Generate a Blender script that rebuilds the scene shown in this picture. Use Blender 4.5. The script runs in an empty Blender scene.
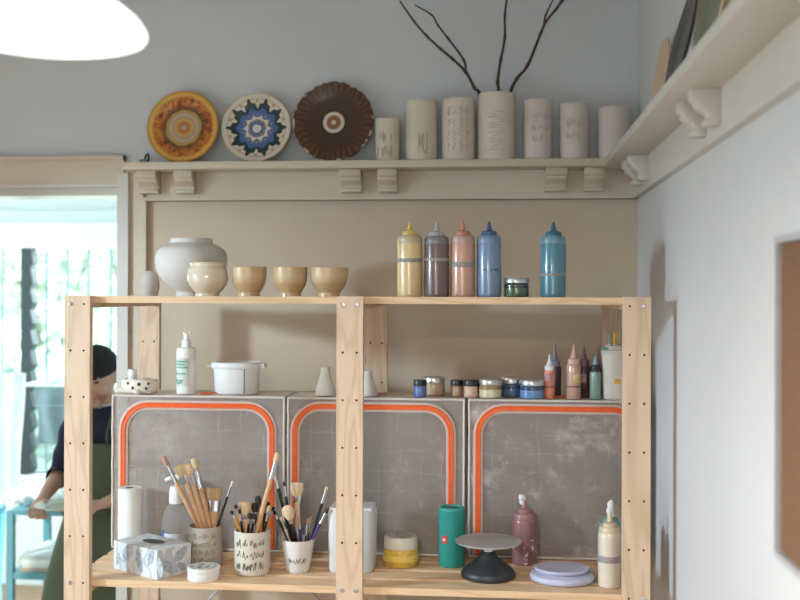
import bpy, bmesh, math, random
from mathutils import Vector, Matrix
random.seed(7)
SC = bpy.context.scene
COL = SC.collection
PI = math.pi
R = math.radians
# ------------------------------------------------------------------ camera
F = 1040.0                     # focal length in pixels at 800 px wide
YAW = R(5.2)                   # camera turned a little to the left of the wall normal
ROLL = 0.003
CAMZ = 1.71
HOR = 295.5


def ang(x):
    return math.tan(math.atan((x - 400.0) / F) - YAW)


def wx(x, D):
    "world X of picture column x on the plane D metres in front of the camera"
    return D * ang(x)


def dep(x, D):
    return D * math.cos(YAW) - wx(x, D) * math.sin(YAW)


def wz(x, y, D):
    return CAMZ - (y - HOR - ROLL * (x - 400)) * dep(x, D) / F


def mpp(x, D):
    "metres per pixel (vertical) there"
    return dep(x, D) / F


def floor_d(x, y, z):
    "distance D at which height z shows in row y of column x"
    k = dep(x, 1.0)
    return (CAMZ - z) * F / ((y - HOR - ROLL * (x - 400)) * k)


cd = bpy.data.cameras.new('camera')
cam = bpy.data.objects.new('camera', cd)
COL.objects.link(cam)
cam.location = (0, 0, CAMZ)
cam.rotation_euler = (Matrix.Rotation(YAW, 3, 'Z') @ Matrix.Rotation(PI / 2, 3, 'X') @ Matrix.Rotation(ROLL, 3, 'Z')).to_euler()
cd.sensor_width = 36
cd.lens = 36 * F / 800
cd.shift_y = (HOR - 300) / 800
cd.clip_start = 0.05
cd.dof.use_dof = True
cd.dof.focus_distance = 2.82
cd.dof.aperture_fstop = 2.6
SC.camera = cam
SC.view_settings.view_transform = 'Standard'
SC.view_settings.look = 'None'
SC.view_settings.exposure = 0.0
SC.view_settings.gamma = 1.0


# ------------------------------------------------------------------ objects
def link(o, parent=None):
    COL.objects.link(o)
    if parent is not None:
        o.parent = parent
    return o


def obj(name, bm, mat, parent=None, loc=(0, 0, 0), rot=(0, 0, 0), smooth=35, bev=0):
    if bev:
        es = [e for e in bm.edges if len(e.link_faces) == 2 and e.calc_face_angle(0) > 0.6]
        bmesh.ops.bevel(bm, geom=es, offset=bev, segments=2, profile=0.5, affect='EDGES', clamp_overlap=True)
    me = bpy.data.meshes.new(name)
    bm.to_mesh(me)
    bm.free()
    if isinstance(mat, (list, tuple)):
        for m in mat:
            me.materials.append(m)
    else:
        me.materials.append(mat)
    if smooth:
        me.shade_smooth()
        me.set_sharp_from_angle(angle=R(smooth))
    o = bpy.data.objects.new(name, me)
    o.location = loc
    o.rotation_euler = rot
    return link(o, parent)


def tag(o, label, cat, group=None, kind=None):
    o['label'] = label
    o['category'] = cat
    if group:
        o['group'] = group
    if kind:
        o['kind'] = kind
    return o


def thing(name, label, cat, loc=(0, 0, 0), rz=0.0, group=None, rot=None):
    o = bpy.data.objects.new(name, None)
    o.empty_display_size = 0.05
    o.location = loc
    o.rotation_euler = rot if rot else (0, 0, rz)
    link(o)
    return tag(o, label, cat, group)


def struct(name, bm, mat, parent=None, **k):
    o = obj(name, bm, mat, parent, **k)
    if parent is None:
        o['kind'] = 'structure'
    return o


# ------------------------------------------------------------------ bmesh shapes
def box(bm, x0, x1, y0, y1, z0, z1):
    v = [bm.verts.new((x, y, z)) for x in (x0, x1) for y in (y0, y1) for z in (z0, z1)]
    for f in ((0, 1, 3, 2), (4, 6, 7, 5), (0, 4, 5, 1), (2, 3, 7, 6), (0, 2, 6, 4), (1, 5, 7, 3)):
        bm.faces.new([v[i] for i in f])
    return bm


def mkbox(*a):
    return box(bmesh.new(), *a)


def lathe(prof, seg=40, bm=None, sx=1.0, sy=1.0, mod=None, M=None):
    "prof = [(r, z)...] outside upward; r == 0 closes on the axis"
    bm = bm or bmesh.new()
    rings = []
    for r, z in prof:
        if r <= 1e-7:
            p = Vector((0, 0, z))
            rings.append([bm.verts.new(M @ p if M else p)])
        else:
            ring = []
            for i in range(seg):
                a = 2 * PI * i / seg
                k = mod(a, r, z) if mod else 1.0
                p = Vector((r * k * math.cos(a) * sx, r * k * math.sin(a) * sy, z))
                ring.append(bm.verts.new(M @ p if M else p))
            rings.append(ring)
    for A, B in zip(rings, rings[1:]):
        if len(A) == 1 and len(B) == 1:
            continue
        for i in range(seg):
            j = (i + 1) % seg
            if len(A) == 1:
                bm.faces.new((A[0], B[j], B[i]))
            elif len(B) == 1:
                bm.faces.new((A[i], A[j], B[0]))
            else:
                bm.faces.new((A[i], A[j], B[j], B[i]))
    if len(rings[0]) > 1:
        bm.faces.new(list(reversed(rings[0])))
    if len(rings[-1]) > 1:
        bm.faces.new(rings[-1])
    bmesh.ops.recalc_face_normals(bm, faces=bm.faces[:])
    return bm


def cyl(r, z0, z1, seg=28, bev=0.0, bm=None, **k):
    if bev:
        p = [(0, z0), (r - bev, z0), (r - bev * .3, z0 + bev * .3), (r, z0 + bev), (r, z1 - bev), (r - bev * .3, z1 - bev * .3), (r - bev, z1), (0, z1)]
    else:
        p = [(0, z0), (r, z0), (r, z1), (0, z1)]
    return lathe(p, seg, bm, **k)


def frames_along(pts):
    pts = [Vector(p) for p in pts]
    T = []
    for i in range(len(pts)):
        a = pts[max(0, i - 1)]
        b = pts[min(len(pts) - 1, i + 1)]
        t = (b - a)
        T.append(t.normalized() if t.length > 1e-9 else Vector((0, 0, 1)))
    return pts, T


def tube(bm, pts, rad, seg=8, flat=None, up=None, closed=False):
    "sweep a circle (or an ellipse, flat = ratio of the second axis) along pts; rad is a number or one per point"
    pts, T = frames_along(pts)
    n = len(pts)
    if closed:
        T = [(pts[(i + 1) % n] - pts[i - 1]).normalized() for i in range(n)]
    rs = rad if isinstance(rad, (list, tuple)) else [rad] * n
    ref = Vector(up) if up else (Vector((0, 0, 1)) if abs(T[0].z) < .9 else Vector((1, 0, 0)))
    rings = []
    for p, t, r in zip(pts, T, rs):
        a = ref - t * ref.dot(t)
        if a.length < 1e-6:
            a = t.orthogonal()
        a.normalize()
        if not up:
            ref = a
        b = t.cross(a)
        fl = flat if flat else 1.0
        rings.append([bm.verts.new(p + a * (r * math.sin(2 * PI * i / seg) * fl) + b * (r * math.cos(2 * PI * i / seg))) for i in range(seg)])
    m = n if closed else n - 1
    for k in range(m):
        A, B = rings[k], rings[(k + 1) % n]
        for i in range(seg):
            j = (i + 1) % seg
            bm.faces.new((A[i], A[j], B[j], B[i]))
    if not closed:
        bm.faces.new(list(reversed(rings[0])))
        bm.faces.new(rings[-1])
    return bm


def spline(pts, n=6):
    "Catmull-Rom through pts"
    P = [Vector(p) for p in pts]
    if len(P) < 3:
        return P
    out = []
    for i in range(len(P) - 1):
        p0 = P[i - 1] if i else P[0] * 2 - P[1]
        p1, p2 = P[i], P[i + 1]
        p3 = P[i + 2] if i + 2 < len(P) else P[-1] * 2 - P[-2]
        for k in range(n):
            t = k / n
            out.append(0.5 * ((2 * p1) + (p2 - p0) * t + (2 * p0 - 5 * p1 + 4 * p2 - p3) * t * t + (3 * p1 - p0 - 3 * p2 + p3) * t ** 3))
    out.append(P[-1])
    return out


def prism(bm, prof, x0, x1, axis='x'):
    "extrude a closed profile [(a, b)] between x0 and x1 along axis"
    def P(x, a, b):
        return {'x': (x, a, b), 'y': (a, x, b), 'z': (a, b, x)}[axis]
    A = [bm.verts.new(P(x0, a, b)) for a, b in prof]
    B = [bm.verts.new(P(x1, a, b)) for a, b in prof]
    n = len(prof)
    bm.faces.new(list(reversed(A)))
    bm.faces.new(B)
    for i in range(n):
        j = (i + 1) % n
        bm.faces.new((A[i], A[j], B[j], B[i]))
    bmesh.ops.recalc_face_normals(bm, faces=bm.faces[:])
    return bm


def blob(bm, c, r, sub=2, M=None):
    g = bmesh.ops.create_icosphere(bm, subdivisions=sub, radius=1.0)
    for v in g['verts']:
        p = Vector((v.co.x * r[0], v.co.y * r[1], v.co.z * r[2]))
        if M:
            p = M @ p
        v.co = p + Vector(c)
    return g['verts']


# ------------------------------------------------------------------ materials
class NT:
    def __init__(self, name):
        self.m = bpy.data.materials.new(name)
        self.m.use_nodes = True
        self.t = self.m.node_tree
        self.b = self.t.nodes['Principled BSDF']
        self.out = self.t.nodes['Material Output']
        self._tc = None

    def n(self, typ, **k):
        nd = self.t.nodes.new(typ)
        for a, v in k.items():
            setattr(nd, a, v)
        return nd

    def l(self, a, b):
        self.t.links.new(a, b)

    def set(self, sock, v):
        if hasattr(v, 'is_linked') or isinstance(v, bpy.types.NodeSocket):
            self.l(v, sock)
        else:
            sock.default_value = v

    def tc(self):
        if not self._tc:
            self._tc = self.n('ShaderNodeTexCoord').outputs['Object']
        return self._tc

    def mapped(self, scale=(1, 1, 1), rnd=True):
        mp = self.n('ShaderNodeMapping')
        mp.inputs['Scale'].default_value = scale
        if rnd:
            oi = self.n('ShaderNodeObjectInfo')
            ml = self.math('MULTIPLY', oi.outputs['Random'], 37.0)
            cx = self.n('ShaderNodeCombineXYZ')
            self.l(ml, cx.inputs[0]); self.l(ml, cx.inputs[1]); self.l(ml, cx.inputs[2])
            self.l(cx.outputs[0], mp.inputs['Location'])
        self.l(self.tc(), mp.inputs['Vector'])
        return mp.outputs[0]

    def math(self, op, a, b=None, c=None):
        nd = self.n('ShaderNodeMath', operation=op)
        self.set(nd.inputs[0], a)
        if b is not None:
            self.set(nd.inputs[1], b)
        if c is not None:
            self.set(nd.inputs[2], c)
        return nd.outputs[0]

    def noise(self, scale, vec=None, detail=3, rough=.5, dist=0.0):
        nd = self.n('ShaderNodeTexNoise')
        nd.inputs['Scale'].default_value = scale
        nd.inputs['Detail'].default_value = detail
        nd.inputs['Roughness'].default_value = rough
        nd.inputs['Distortion'].default_value = dist
        self.l(vec if vec is not None else self.tc(), nd.inputs['Vector'])
        return nd.outputs[0]

    def ramp(self, fac, stops, interp='LINEAR'):
        nd = self.n('ShaderNodeValToRGB')
        cr = nd.color_ramp
        cr.interpolation = interp
        while len(cr.elements) < len(stops):
            cr.elements.new(0.5)
        for e, (p, c) in zip(cr.elements, stops):
            e.position = p
            e.color = (*c, 1) if len(c) == 3 else c
        self.set(nd.inputs[0], fac)
        return nd.outputs[0]

    def mix(self, f, a, b):
        nd = self.n('ShaderNodeMix', data_type='RGBA')
        self.set(nd.inputs[0], f)
        for s, v in ((nd.inputs[6], a), (nd.inputs[7], b)):
            if isinstance(v, tuple):
                s.default_value = (*v, 1) if len(v) == 3 else v
            else:
                self.l(v, s)
        return nd.outputs[2]

    def color(self, c):
        self.set(self.b.inputs['Base Color'], (*c, 1) if isinstance(c, tuple) else c)

    def bump(self, h, strength=.3, dist=.002):
        nd = self.n('ShaderNodeBump')
        nd.inputs['Strength'].default_value = strength
        nd.inputs['Distance'].default_value = dist
        self.l(h, nd.inputs['Height'])
        self.l(nd.outputs[0], self.b.inputs['Normal'])

    def polar(self):
        s = self.n('ShaderNodeSeparateXYZ')
        self.l(self.tc(), s.inputs[0])
        x, y, z = s.outputs
        r = self.math('SQRT', self.math('ADD', self.math('MULTIPLY', x, x), self.math('MULTIPLY', y, y)))
        return r, self.math('ARCTAN2', y, x), z


def lin(r, g, b):
    "sRGB 0-255 to linear"
    f = lambda c: (c / 255 / 12.92) if c <= 10 else ((c / 255 + .055) / 1.055) ** 2.4
    return (f(r), f(g), f(b))


def plain(name, c, rough=.5, metal=0.0, var=.06, scale=18, bump=0.0, bscale=60, coat=0.0, sss=0.0, trans=0.0):
    k = NT(name)
    n = k.noise(scale, k.mapped())
    lo = tuple(max(0, v * (1 - var)) for v in c)
    hi = tuple(min(1, v * (1 + var)) for v in c)
    k.color(k.ramp(n, [(.3, lo), (.7, hi)]))
    k.b.inputs['Roughness'].default_value = rough
    k.b.inputs['Metallic'].default_value = metal
    if coat:
        k.b.inputs['Coat Weight'].default_value = coat
    if trans:
        k.b.inputs['Transmission Weight'].default_value = trans
    if bump:
        k.bump(k.noise(bscale), bump)
    return k.m


def wood(name, base, dark, axis='z', ring=1.0, knots=0.0):
    k = NT(name)
    st = {'x': (.9, 9, 9), 'y': (9, .9, 9), 'z': (9, 9, .9)}[axis]
    v = k.mapped(st)
    d = k.noise(1.3 * ring, v, 2, .5, .6)
    w = k.math('FRACT', k.math('MULTIPLY', d, 9.0))
    tri = k.math('ABSOLUTE', k.math('SUBTRACT', k.math('MULTIPLY', w, 2.0), 1.0))
    fine = k.noise(30, v, 4, .7)
    c1 = k.ramp(tri, [(.05, tuple(a * .55 + b * .45 for a, b in zip(base, dark))), (.55, base)])
    c2 = k.mix(k.math('MULTIPLY', fine, .35), c1, dark)
    if knots:
        vo = k.n('ShaderNodeTexVoronoi'); vo.inputs['Scale'].default_value = 1.0
        k.l(k.mapped({'x': (2.2, 9, 9), 'z': (9, 9, 2.2), 'y': (9, 2.2, 9)}[axis]), vo.inputs['Vector'])
        c2 = k.mix(k.ramp(vo.outputs['Distance'], [(knots * .6, (.85, .85, .85)), (knots, (0, 0, 0))]), c2, tuple(v * .45 for v in dark))
    k.color(c2)
    k.b.inputs['Roughness'].default_value = .55
    k.bump(fine, .12, .001)
    return k.m


def see_through(name, c, amount, rough=.3, scuff=None, bumps=0.0, spec=.5, specks=.10, folds=.10):
    "a clear sheet: part transparent, part milky surface; scuff = how milky its worn patches are"
    k = NT(name)
    k.color(c)
    k.b.inputs['Roughness'].default_value = rough
    k.b.inputs['Specular IOR Level'].default_value = spec
    tr = k.n('ShaderNodeBsdfTransparent')
    mx = k.n('ShaderNodeMixShader')
    mx.inputs[0].default_value = amount
    fold = None
    if bumps:
        s = k.n('ShaderNodeSeparateXYZ'); k.l(k.tc(), s.inputs[0])
        wob = k.noise(7, k.tc(), 2)
        lines = []
        for ax, sp in ((0, .066), (2, .060)):
            u = k.math('FRACT', k.math('ADD', k.math('DIVIDE', s.outputs[ax], sp), k.math('MULTIPLY', wob, .7)))
            lines.append(k.ramp(k.math('ABSOLUTE', k.math('SUBTRACT', u, .5)), [(0, (1, 1, 1)), (.05, (0, 0, 0))]))
        fold = k.math('MULTIPLY', k.math('MAXIMUM', lines[0], lines[1]), k.ramp(k.noise(9, k.mapped((1, 1, 1)), 3), [(.42, (0, 0, 0)), (.66, (1, 1, 1))]))
        fine = k.noise(30, k.mapped((1, 1, 1.5)), 6, .68, 1.6)
        k.bump(k.math('ADD', fine, k.math('MULTIPLY', fold, .4)), bumps, .004)
    if scuff:
        a = k.noise(5.0, k.mapped((1, 1, 1.2)), 8, .72)
        b = k.noise(75, k.mapped((1, 1, .6)), 3, .6)
        f = k.math('ADD', k.math('MULTIPLY', k.ramp(a, [(.54, (0, 0, 0)), (.84, (1, 1, 1))]), scuff), k.math('MULTIPLY', k.ramp(b, [(.66, (0, 0, 0)), (.8, (1, 1, 1))]), specks))
        if fold is not None:
            f = k.math('ADD', f, k.math('MULTIPLY', fold, folds))
        f = k.math('MINIMUM', k.math('ADD', f, amount), .97)
        k.l(f, mx.inputs[0])
        k.color(k.ramp(f, [(amount, c), (min(1.0, amount + .45), tuple(min(.9, v * 1.8) for v in c))]))
    k.l(tr.outputs[0], mx.inputs[1])
    k.l(k.b.outputs[0], mx.inputs[2])
    k.l(mx.outputs[0], k.out.inputs['Surface'])
    return k.m


def glow(name, c, s):
    k = NT(name)
    k.color(c)
    k.b.inputs['Emission Color'].default_value = (*c, 1)
    k.b.inputs['Emission Strength'].default_value = s
    k.b.inputs['Roughness'].default_value = .4
    return k.m


# a stick-letter scribble: strokes on a unit square
LET = ['M0,0 0,1 .5,.3 1,1 1,0', 'M0,1 .3,0 .5,.7 .7,0 1,1', 'M0,0 .5,1 1,0 M.2,.4 .8,.4', 'M1,.9 .4,1 .1,.75 .9,.3 .6,0 0,.1',
       'M1,1 0,1 0,0 1,0 M0,.5 .8,.5', 'M0,0 0,1 1,0 1,1', 'M.5,0 .5,1 M0,1 1,1', 'M0,1 .0,.2 .5,0 1,.2 1,1', 'M0,0 0,1 .8,.8 .7,.5 0,.5 1,0']


def squiggle(rows, cols, seed, fill=.9, pool=None):
    "smooth cursive scrawl, one run per cell row, no real letters"
    rd = random.Random(seed)
    out = []
    for r in range(rows):
        c = 0
        while c < cols:
            n = rd.choice((1, 1, 2))
            if rd.random() > fill:
                c += 1
                continue
            pts = []
            x = c + .12
            up = rd.random() < .5
            while x < min(c + n, cols) - .1:
                pts.append(Vector((x / cols, (r + (rd.uniform(.48, .92) if up else rd.uniform(.08, .42))) / rows, 0)))
                up = not up
                x += rd.uniform(.06, .24) if up else rd.uniform(-.14, .26)
            if len(pts) > 2:
                out.append([(p.x, p.y) for p in spline(pts, 4)])
            c += n
    return out


def scribble(rows, cols, seed, fill=.8, pool=None):
    if pool is None or len(pool) > 4:
        return squiggle(rows, cols, seed, fill)
    "polyline strokes in the unit square"
    rd = random.Random(seed)
    out = []
    for r in range(rows):
        for c in range(cols):
            if rd.random() > fill:
                continue
            g = LET[rd.choice(pool) if pool else rd.randrange(len(LET))]
            for s in g.split('M')[1:]:
                st = []
                for q in s.split():
                    x, y = map(float, q.split(','))
                    st.append(((c + .12 + .74 * x + rd.uniform(-.05, .05)) / cols, (r + .1 + .78 * y + rd.uniform(-.05, .05)) / rows))
                out.append(st)
    return out


def on_cyl(strokes, rf, a0, a1, z0, z1, w, turn=False):
    "draw strokes on a round pot: rf(z) gives its radius; angles count from the viewer's side (-Y)"
    bm = bmesh.new()
    for st in strokes:
        pts = []
        nk = 2 if len(st) > 8 else 4
        for (u, v), (u2, v2) in zip(st, st[1:]):
            for k in range(nk):
                pts.append((u + (u2 - u) * k / nk, v + (v2 - v) * k / nk))
        pts.append(st[-1])
        P = []
        for u, v in pts:
            if turn:
                u, v = v, 1 - u
            a = -PI / 2 + a0 + (a1 - a0) * u
            z = z0 + (z1 - z0) * v
            r = rf(z) + w * .05
            P.append((r * math.cos(a), r * math.sin(a), z))
        tube(bm, P, w, 5)
    return bm
# ------------------------------------------------------------------ shared materials
WARMWALL = (.66, .59, .515)
def wall_paint():
    k = NT('wall_paint')
    s = k.n('ShaderNodeSeparateXYZ'); k.l(k.tc(), s.inputs[0])
    f = k.math('GREATER_THAN', s.outputs[2], 2.10)
    n = k.noise(3.0, k.tc(), 4)
    lo = k.ramp(n, [(.3, (.55, .43, .315)), (.7, (.58, .455, .335))])
    hi = k.ramp(n, [(.3, (.57, .585, .60)), (.7, (.60, .615, .63))])
    k.color(k.mix(f, lo, hi))
    k.b.inputs['Roughness'].default_value = .6
    k.bump(k.noise(140, k.tc()), .04, .001)
    return k.m
M_WALL = wall_paint()
def side_paint():
    k = NT('side_wall_paint')
    n = k.noise(2.5, k.tc(), 4)
    k.color(k.ramp(n, [(.3, (.62, .605, .595)), (.7, (.65, .635, .625))]))
    k.b.inputs['Roughness'].default_value = .55
    k.bump(k.noise(140, k.tc()), .04, .001)
    return k.m
M_SIDE = side_paint()
M_TRIM = plain('cream_trim_paint', (.60, .50, .385), .42, var=.03, scale=5)
M_SIDETRIM = plain('side_trim_paint', (.62, .575, .51), .42, var=.03, scale=5)
M_CEIL = plain('ceiling_paint', (.72, .72, .7), .7, var=.02)
M_FLOOR = wood('floor_boards', (.42, .27, .16), (.22, .12, .06), 'y')
M_PINE = {a: wood('pine_' + a, (.71, .53, .38), (.46, .285, .16), a, 1.0, .05) for a in 'xyz'}
M_PINEB = wood('pine_shelf', (.78, .55, .345), (.50, .30, .15), 'x', 1.0, .11)
M_HOLE = plain('hole_shadow', (.06, .035, .02), .9)
M_STEEL = plain('steel', (.6, .62, .66), .3, 1.0, var=.05)
M_WHITEPL = plain('white_plastic', (.78, .78, .77), .35, var=.02)
M_BLACKPL = plain('black_plastic', (.012, .012, .013), .35)

# ------------------------------------------------------------------ room
DW = 3.49          # back wall
XW = 0.47          # side wall
SD = 0.12          # plate rail depth
DS = DW - SD
XS = XW - SD
ZST = wz(380, 159.75, DS)
ZSB = wz(380, 167.5, DS)
DOOR_R = wx(118, DW)
DOOR_T = wz(60, 196.5, DW)
DOOR_L = -2.42
CEIL = 2.75
bm = bmesh.new()
box(bm, -2.6, DOOR_L, DW, DW + .12, 0, CEIL)
box(bm, DOOR_L, DOOR_R, DW, DW + .12, DOOR_T + .04, CEIL)
box(bm, DOOR_R, XW + .1, DW, DW + .12, 0, CEIL)
struct('wall_back', bm, M_WALL, smooth=0)
struct('wall_right', mkbox(XW, XW + .1, -2.2, DW, 0, CEIL), M_SIDE, smooth=0)
# left wall with a tall window opening
WY0, WY1, WZ0, WZ1 = 0.6, 2.3, 0.5, 2.13
bm = bmesh.new()
box(bm, -2.7, -2.6, -2.2, WY0, 0, CEIL)
box(bm, -2.7, -2.6, WY1, DW + .12, 0, CEIL)
box(bm, -2.7, -2.6, WY0, WY1, 0, WZ0)
box(bm, -2.7, -2.6, WY0, WY1, WZ1, CEIL)
struct('wall_left', bm, M_SIDE, smooth=0)
bm = bmesh.new()
box(bm, -2.6, -.9, -2.3, -2.2, 0, CEIL)
box(bm, .3, XW, -2.3, -2.2, 0, CEIL)
box(bm, -.9, .3, -2.3, -2.2, 0, .9)
box(bm, -.9, .3, -2.3, -2.2, 2.3, CEIL)
struct('wall_front', bm, M_SIDE, smooth=0)
struct('ceiling', mkbox(-2.7, XW + .1, -2.3, DW + .12, CEIL, CEIL + .08), M_CEIL, smooth=0)
struct('floor', mkbox(-3.8, XW + .1, -2.3, 6.2, -.08, 0), M_FLOOR, smooth=0)

# plate rail on both walls: board, apron, moulding
xl = wx(122, DS)
z_ap = wz(380, 199.7, DW - .02)
bm = bmesh.new()
prism(bm, [(DS, ZSB), (DS, ZST), (DW, ZST), (DW, ZSB)], xl, XW)
struct('trim_1', bm, M_TRIM, bev=.003)
bm = mkbox(wx(145, DW), XW, DW - .02, DW, z_ap, ZSB)
box(bm, wx(145, DW), XW, DW - .026, DW, z_ap, z_ap + .012)
struct('trim_2', bm, M_TRIM, smooth=0, bev=.002)
bm = bmesh.new()
prism(bm, [(XS, ZSB), (XS, ZST), (XW, ZST), (XW, ZSB)], DS - .001, .2, 'y')
for v in bm.verts:
    pass
struct('trim_3', bm, M_SIDETRIM, bev=.003)
bm = bmesh.new()
prism(bm, [(XW - .02, ZSB), (XW, ZSB), (XW, z_ap), (XW - .02, z_ap)], DW - .02, .2, 'y')
struct('trim_4', bm, M_SIDETRIM, smooth=0)
# corbels: scroll profile (projection, drop)
CH = ZSB - wz(387, 192.3, DW - .05)
def corbel_profile():
    p = [(0, 0), (.062, 0), (.062, -.020), (.057, -.024)]
    for i in range(9):
        t = i / 8
        p.append((.053 - .028 * t + .005 * math.sin(t * 2 * PI), -.026 - (CH - .040) * t))
    p += [(.033, -CH + .012), (.033, -CH + .004), (.029, -CH), (0, -CH)]
    return p
CP = corbel_profile()
n = 5
for x0, x1 in ((138, 157), (175, 193), (340, 361), (377.5, 397), (545, 566.5), (583.5, 603.5)):
    bm = bmesh.new()
    y = DW - .02
    prism(bm, [(y - a, ZSB + b) for a, b in CP], wx(x0, DW - .06), wx(x1, DW - .06))
    o = struct('trim_%d' % n, bm, M_TRIM, smooth=40, bev=.0015); n += 1
for yy in (3.12, 3.245, 2.13, 2.275):
    bm = bmesh.new()
    prism(bm, [(XW - .02 - a * .95, ZSB + b) for a, b in CP], yy, yy + .038, 'y')
    struct('trim_%d' % n, bm, M_SIDETRIM, smooth=40, bev=.0015); n += 1
# door surround: bead, flat casing, header board, stop ledges
DC = DW - .022
xa, xb, xc = wx(118, DC), wx(129, DC), wx(145.5, DC)
struct('trim_%d' % n, mkbox(xa, xb, DW - .034, DW, 0, ZSB), M_SIDETRIM, bev=.003, smooth=0); n += 1
struct('trim_%d' % n, mkbox(xb, xc, DW - .02, DW, 0, ZSB), M_TRIM, smooth=0); n += 1
zh0, zh1 = wz(60, 185, DC), wz(60, 156.2, DC)
bm = mkbox(DOOR_L - .1, xb - .02, DW - .022, DW, zh0, zh1)
box(bm, DOOR_L - .1, xb - .02, DW - .03, DW, zh1 - .014, zh1)
struct('trim_%d' % n, bm, M_TRIM, bev=.002, smooth=0); n += 1
bm = mkbox(DOOR_L, xa, DW - .012, DW + .12, DOOR_T + .006, zh0)
box(bm, DOOR_L, xa, DW - .03, DW + .12, wz(60, 187.8, DC), zh0 + .002)
box(bm, DOOR_L, xa, DW - .024, DW + .12, DOOR_T, DOOR_T + .011)
struct('trim_%d' % n, bm, M_SIDETRIM, smooth=0); n += 1
# little latch on top of the door header
t = thing('cupboard_latch', 'tiny dark metal latch lying on the end of the plate rail above the doorway', 'latch', (wx(143, DS + .03), DS + .03, ZST))
obj('catch', mkbox(-.012, .012, -.006, .006, 0, .012), plain('dull_brass', (.22, .19, .13), .4, .8), t, bev=.002)
bm = bmesh.new(); tube(bm, spline([(.004, 0, .012), (.009, 0, .026), (.016, 0, .03), (.018, 0, .018), (.016, 0, 0.002)]), .0035, 8)
obj('hook', bm, M_BLACKPL, t)

# cork board on the side wall
def cork():
    k = NT('cork')
    a = k.noise(90, k.tc(), 4, .7)
    b = k.noise(6, k.tc(), 3)
    c = k.ramp(a, [(.3, (.14, .064, .028)), (.7, (.215, .108, .052))])
    k.color(k.mix(k.math('MULTIPLY', b, .3), c, (.19, .098, .048)))
    k.b.inputs['Roughness'].default_value = .9
    k.bump(a, .3, .001)
    return k.m
y1 = XW / ang(787.0)
zt, zb = wz(787, 237, y1), wz(787, 556, y1)
t = thing('cork_board', 'large brown cork pin board in a thin grey frame on the pale side wall', 'pin board', (XW, y1, zb))
L = .9
obj('cork_panel', mkbox(-.012, -.001, -L + .012, -.012, .012, zt - zb - .012), cork(), t, smooth=0)
bm = bmesh.new()
box(bm, -.020, -.0005, -L, 0, 0, .011); box(bm, -.020, -.0005, -L, 0, zt - zb - .011, zt - zb)
box(bm, -.020, -.0005, -.009, 0, .011, zt - zb - .011); box(bm, -.020, -.0005, -L, -L + .009, .011, zt - zb - .011)
obj('frame', bm, plain('frame_grey', (.42, .42, .42), .4), t, smooth=0)

# ------------------------------------------------------------------ pine storage rack
DFR = 2.72                        # front face of the front posts
PT = .022                         # post thickness
PWD = .0705                       # post width
DRE = 3.285                       # front face of the rear posts
XP = [wx(64.6, DFR) + PWD / 2, wx(336.6, DFR) + PWD / 2, wx(623.2, DFR) + PWD / 2]
ZTOP = wz(350, 296.4, DFR)
ZSH = ZTOP - .001                 # top board surface
ZB = wz(230, 583.3, DFR + PT)     # bottom board surface
HS = .1255                        # hole pitch
rack = thing('storage_rack', 'open pine storage rack with drilled square posts, pots and paints on its boards', 'shelf rack', (XP[1], DFR + .3, 0))
def rel(o, x, y, z):
    return (x - o.location.x, y - o.location.y, z - o.location.z)
HZ0 = ZTOP - wz(64, 295, DFR) + wz(64, 303.5, DFR)
def apply_mods(o):
    dg = bpy.context.evaluated_depsgraph_get()
    me = bpy.data.meshes.new_from_object(o.evaluated_get(dg))
    old = o.data
    o.modifiers.clear()
    o.data = me
    me.name = old.name
    bpy.data.meshes.remove(old)
def post(x, y, front):
    bm = mkbox(-PWD / 2, PWD / 2, 0, PT, 0, ZTOP)
    o = obj('post', bm, M_PINE['z'], rack, rel(rack, x, y, 0), smooth=0, bev=.003)
    o.data.materials.append(M_HOLE)
    cb = bmesh.new()
    for k in range(13):
        z = HZ0 - k * HS
        for sx in (-.0185, .0185):
            M = Matrix.Translation((sx, .0055, z)) @ Matrix.Rotation(PI / 2, 4, 'X')
            lathe([(0, -.008), (.0031, -.008), (.0031, .008), (0, .008)], 10, cb, M=M)
    for f in cb.faces:
        f.material_index = 1
    me = bpy.data.meshes.new('cut'); cb.to_mesh(me); cb.free()
    me.materials.append(M_PINE['z']); me.materials.append(M_HOLE)
    c = bpy.data.objects.new('cut', me); COL.objects.link(c)
    c.matrix_world = Matrix.Translation((x, y, 0))
    bpy.context.view_layer.update()
    md = o.modifiers.new('b', 'BOOLEAN'); md.object = c; md.operation = 'DIFFERENCE'; md.solver = 'EXACT'
    apply_mods(o)
    bpy.data.objects.remove(c)
    bpy.data.meshes.remove(me)
    return o
def screw(p, sx, z):
    M = Matrix.Rotation(PI / 2, 4, 'X')
    bm = lathe([(0, -.004), (.0058, -.004), (.0062, .0006), (.0048, .0026), (.0022, .0030), (.0018, .0014), (0, .0014)], 18, M=M)
    obj('screw', bm, M_STEEL, p, (sx, 0, z))
for i, x in enumerate(XP):
    p = post(x, DFR, True)
    for sx, k in {0: ((-.0185, 0), (-.0185, 6)), 1: ((-.0185, 0), (.0185, 0), (-.0185, 6), (.0185, 6)), 2: ((.0185, 0), (.0185, 6))}[i]:
        screw(p, sx, HZ0 - k * HS)
    post(x + .006, DRE, False)
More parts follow.
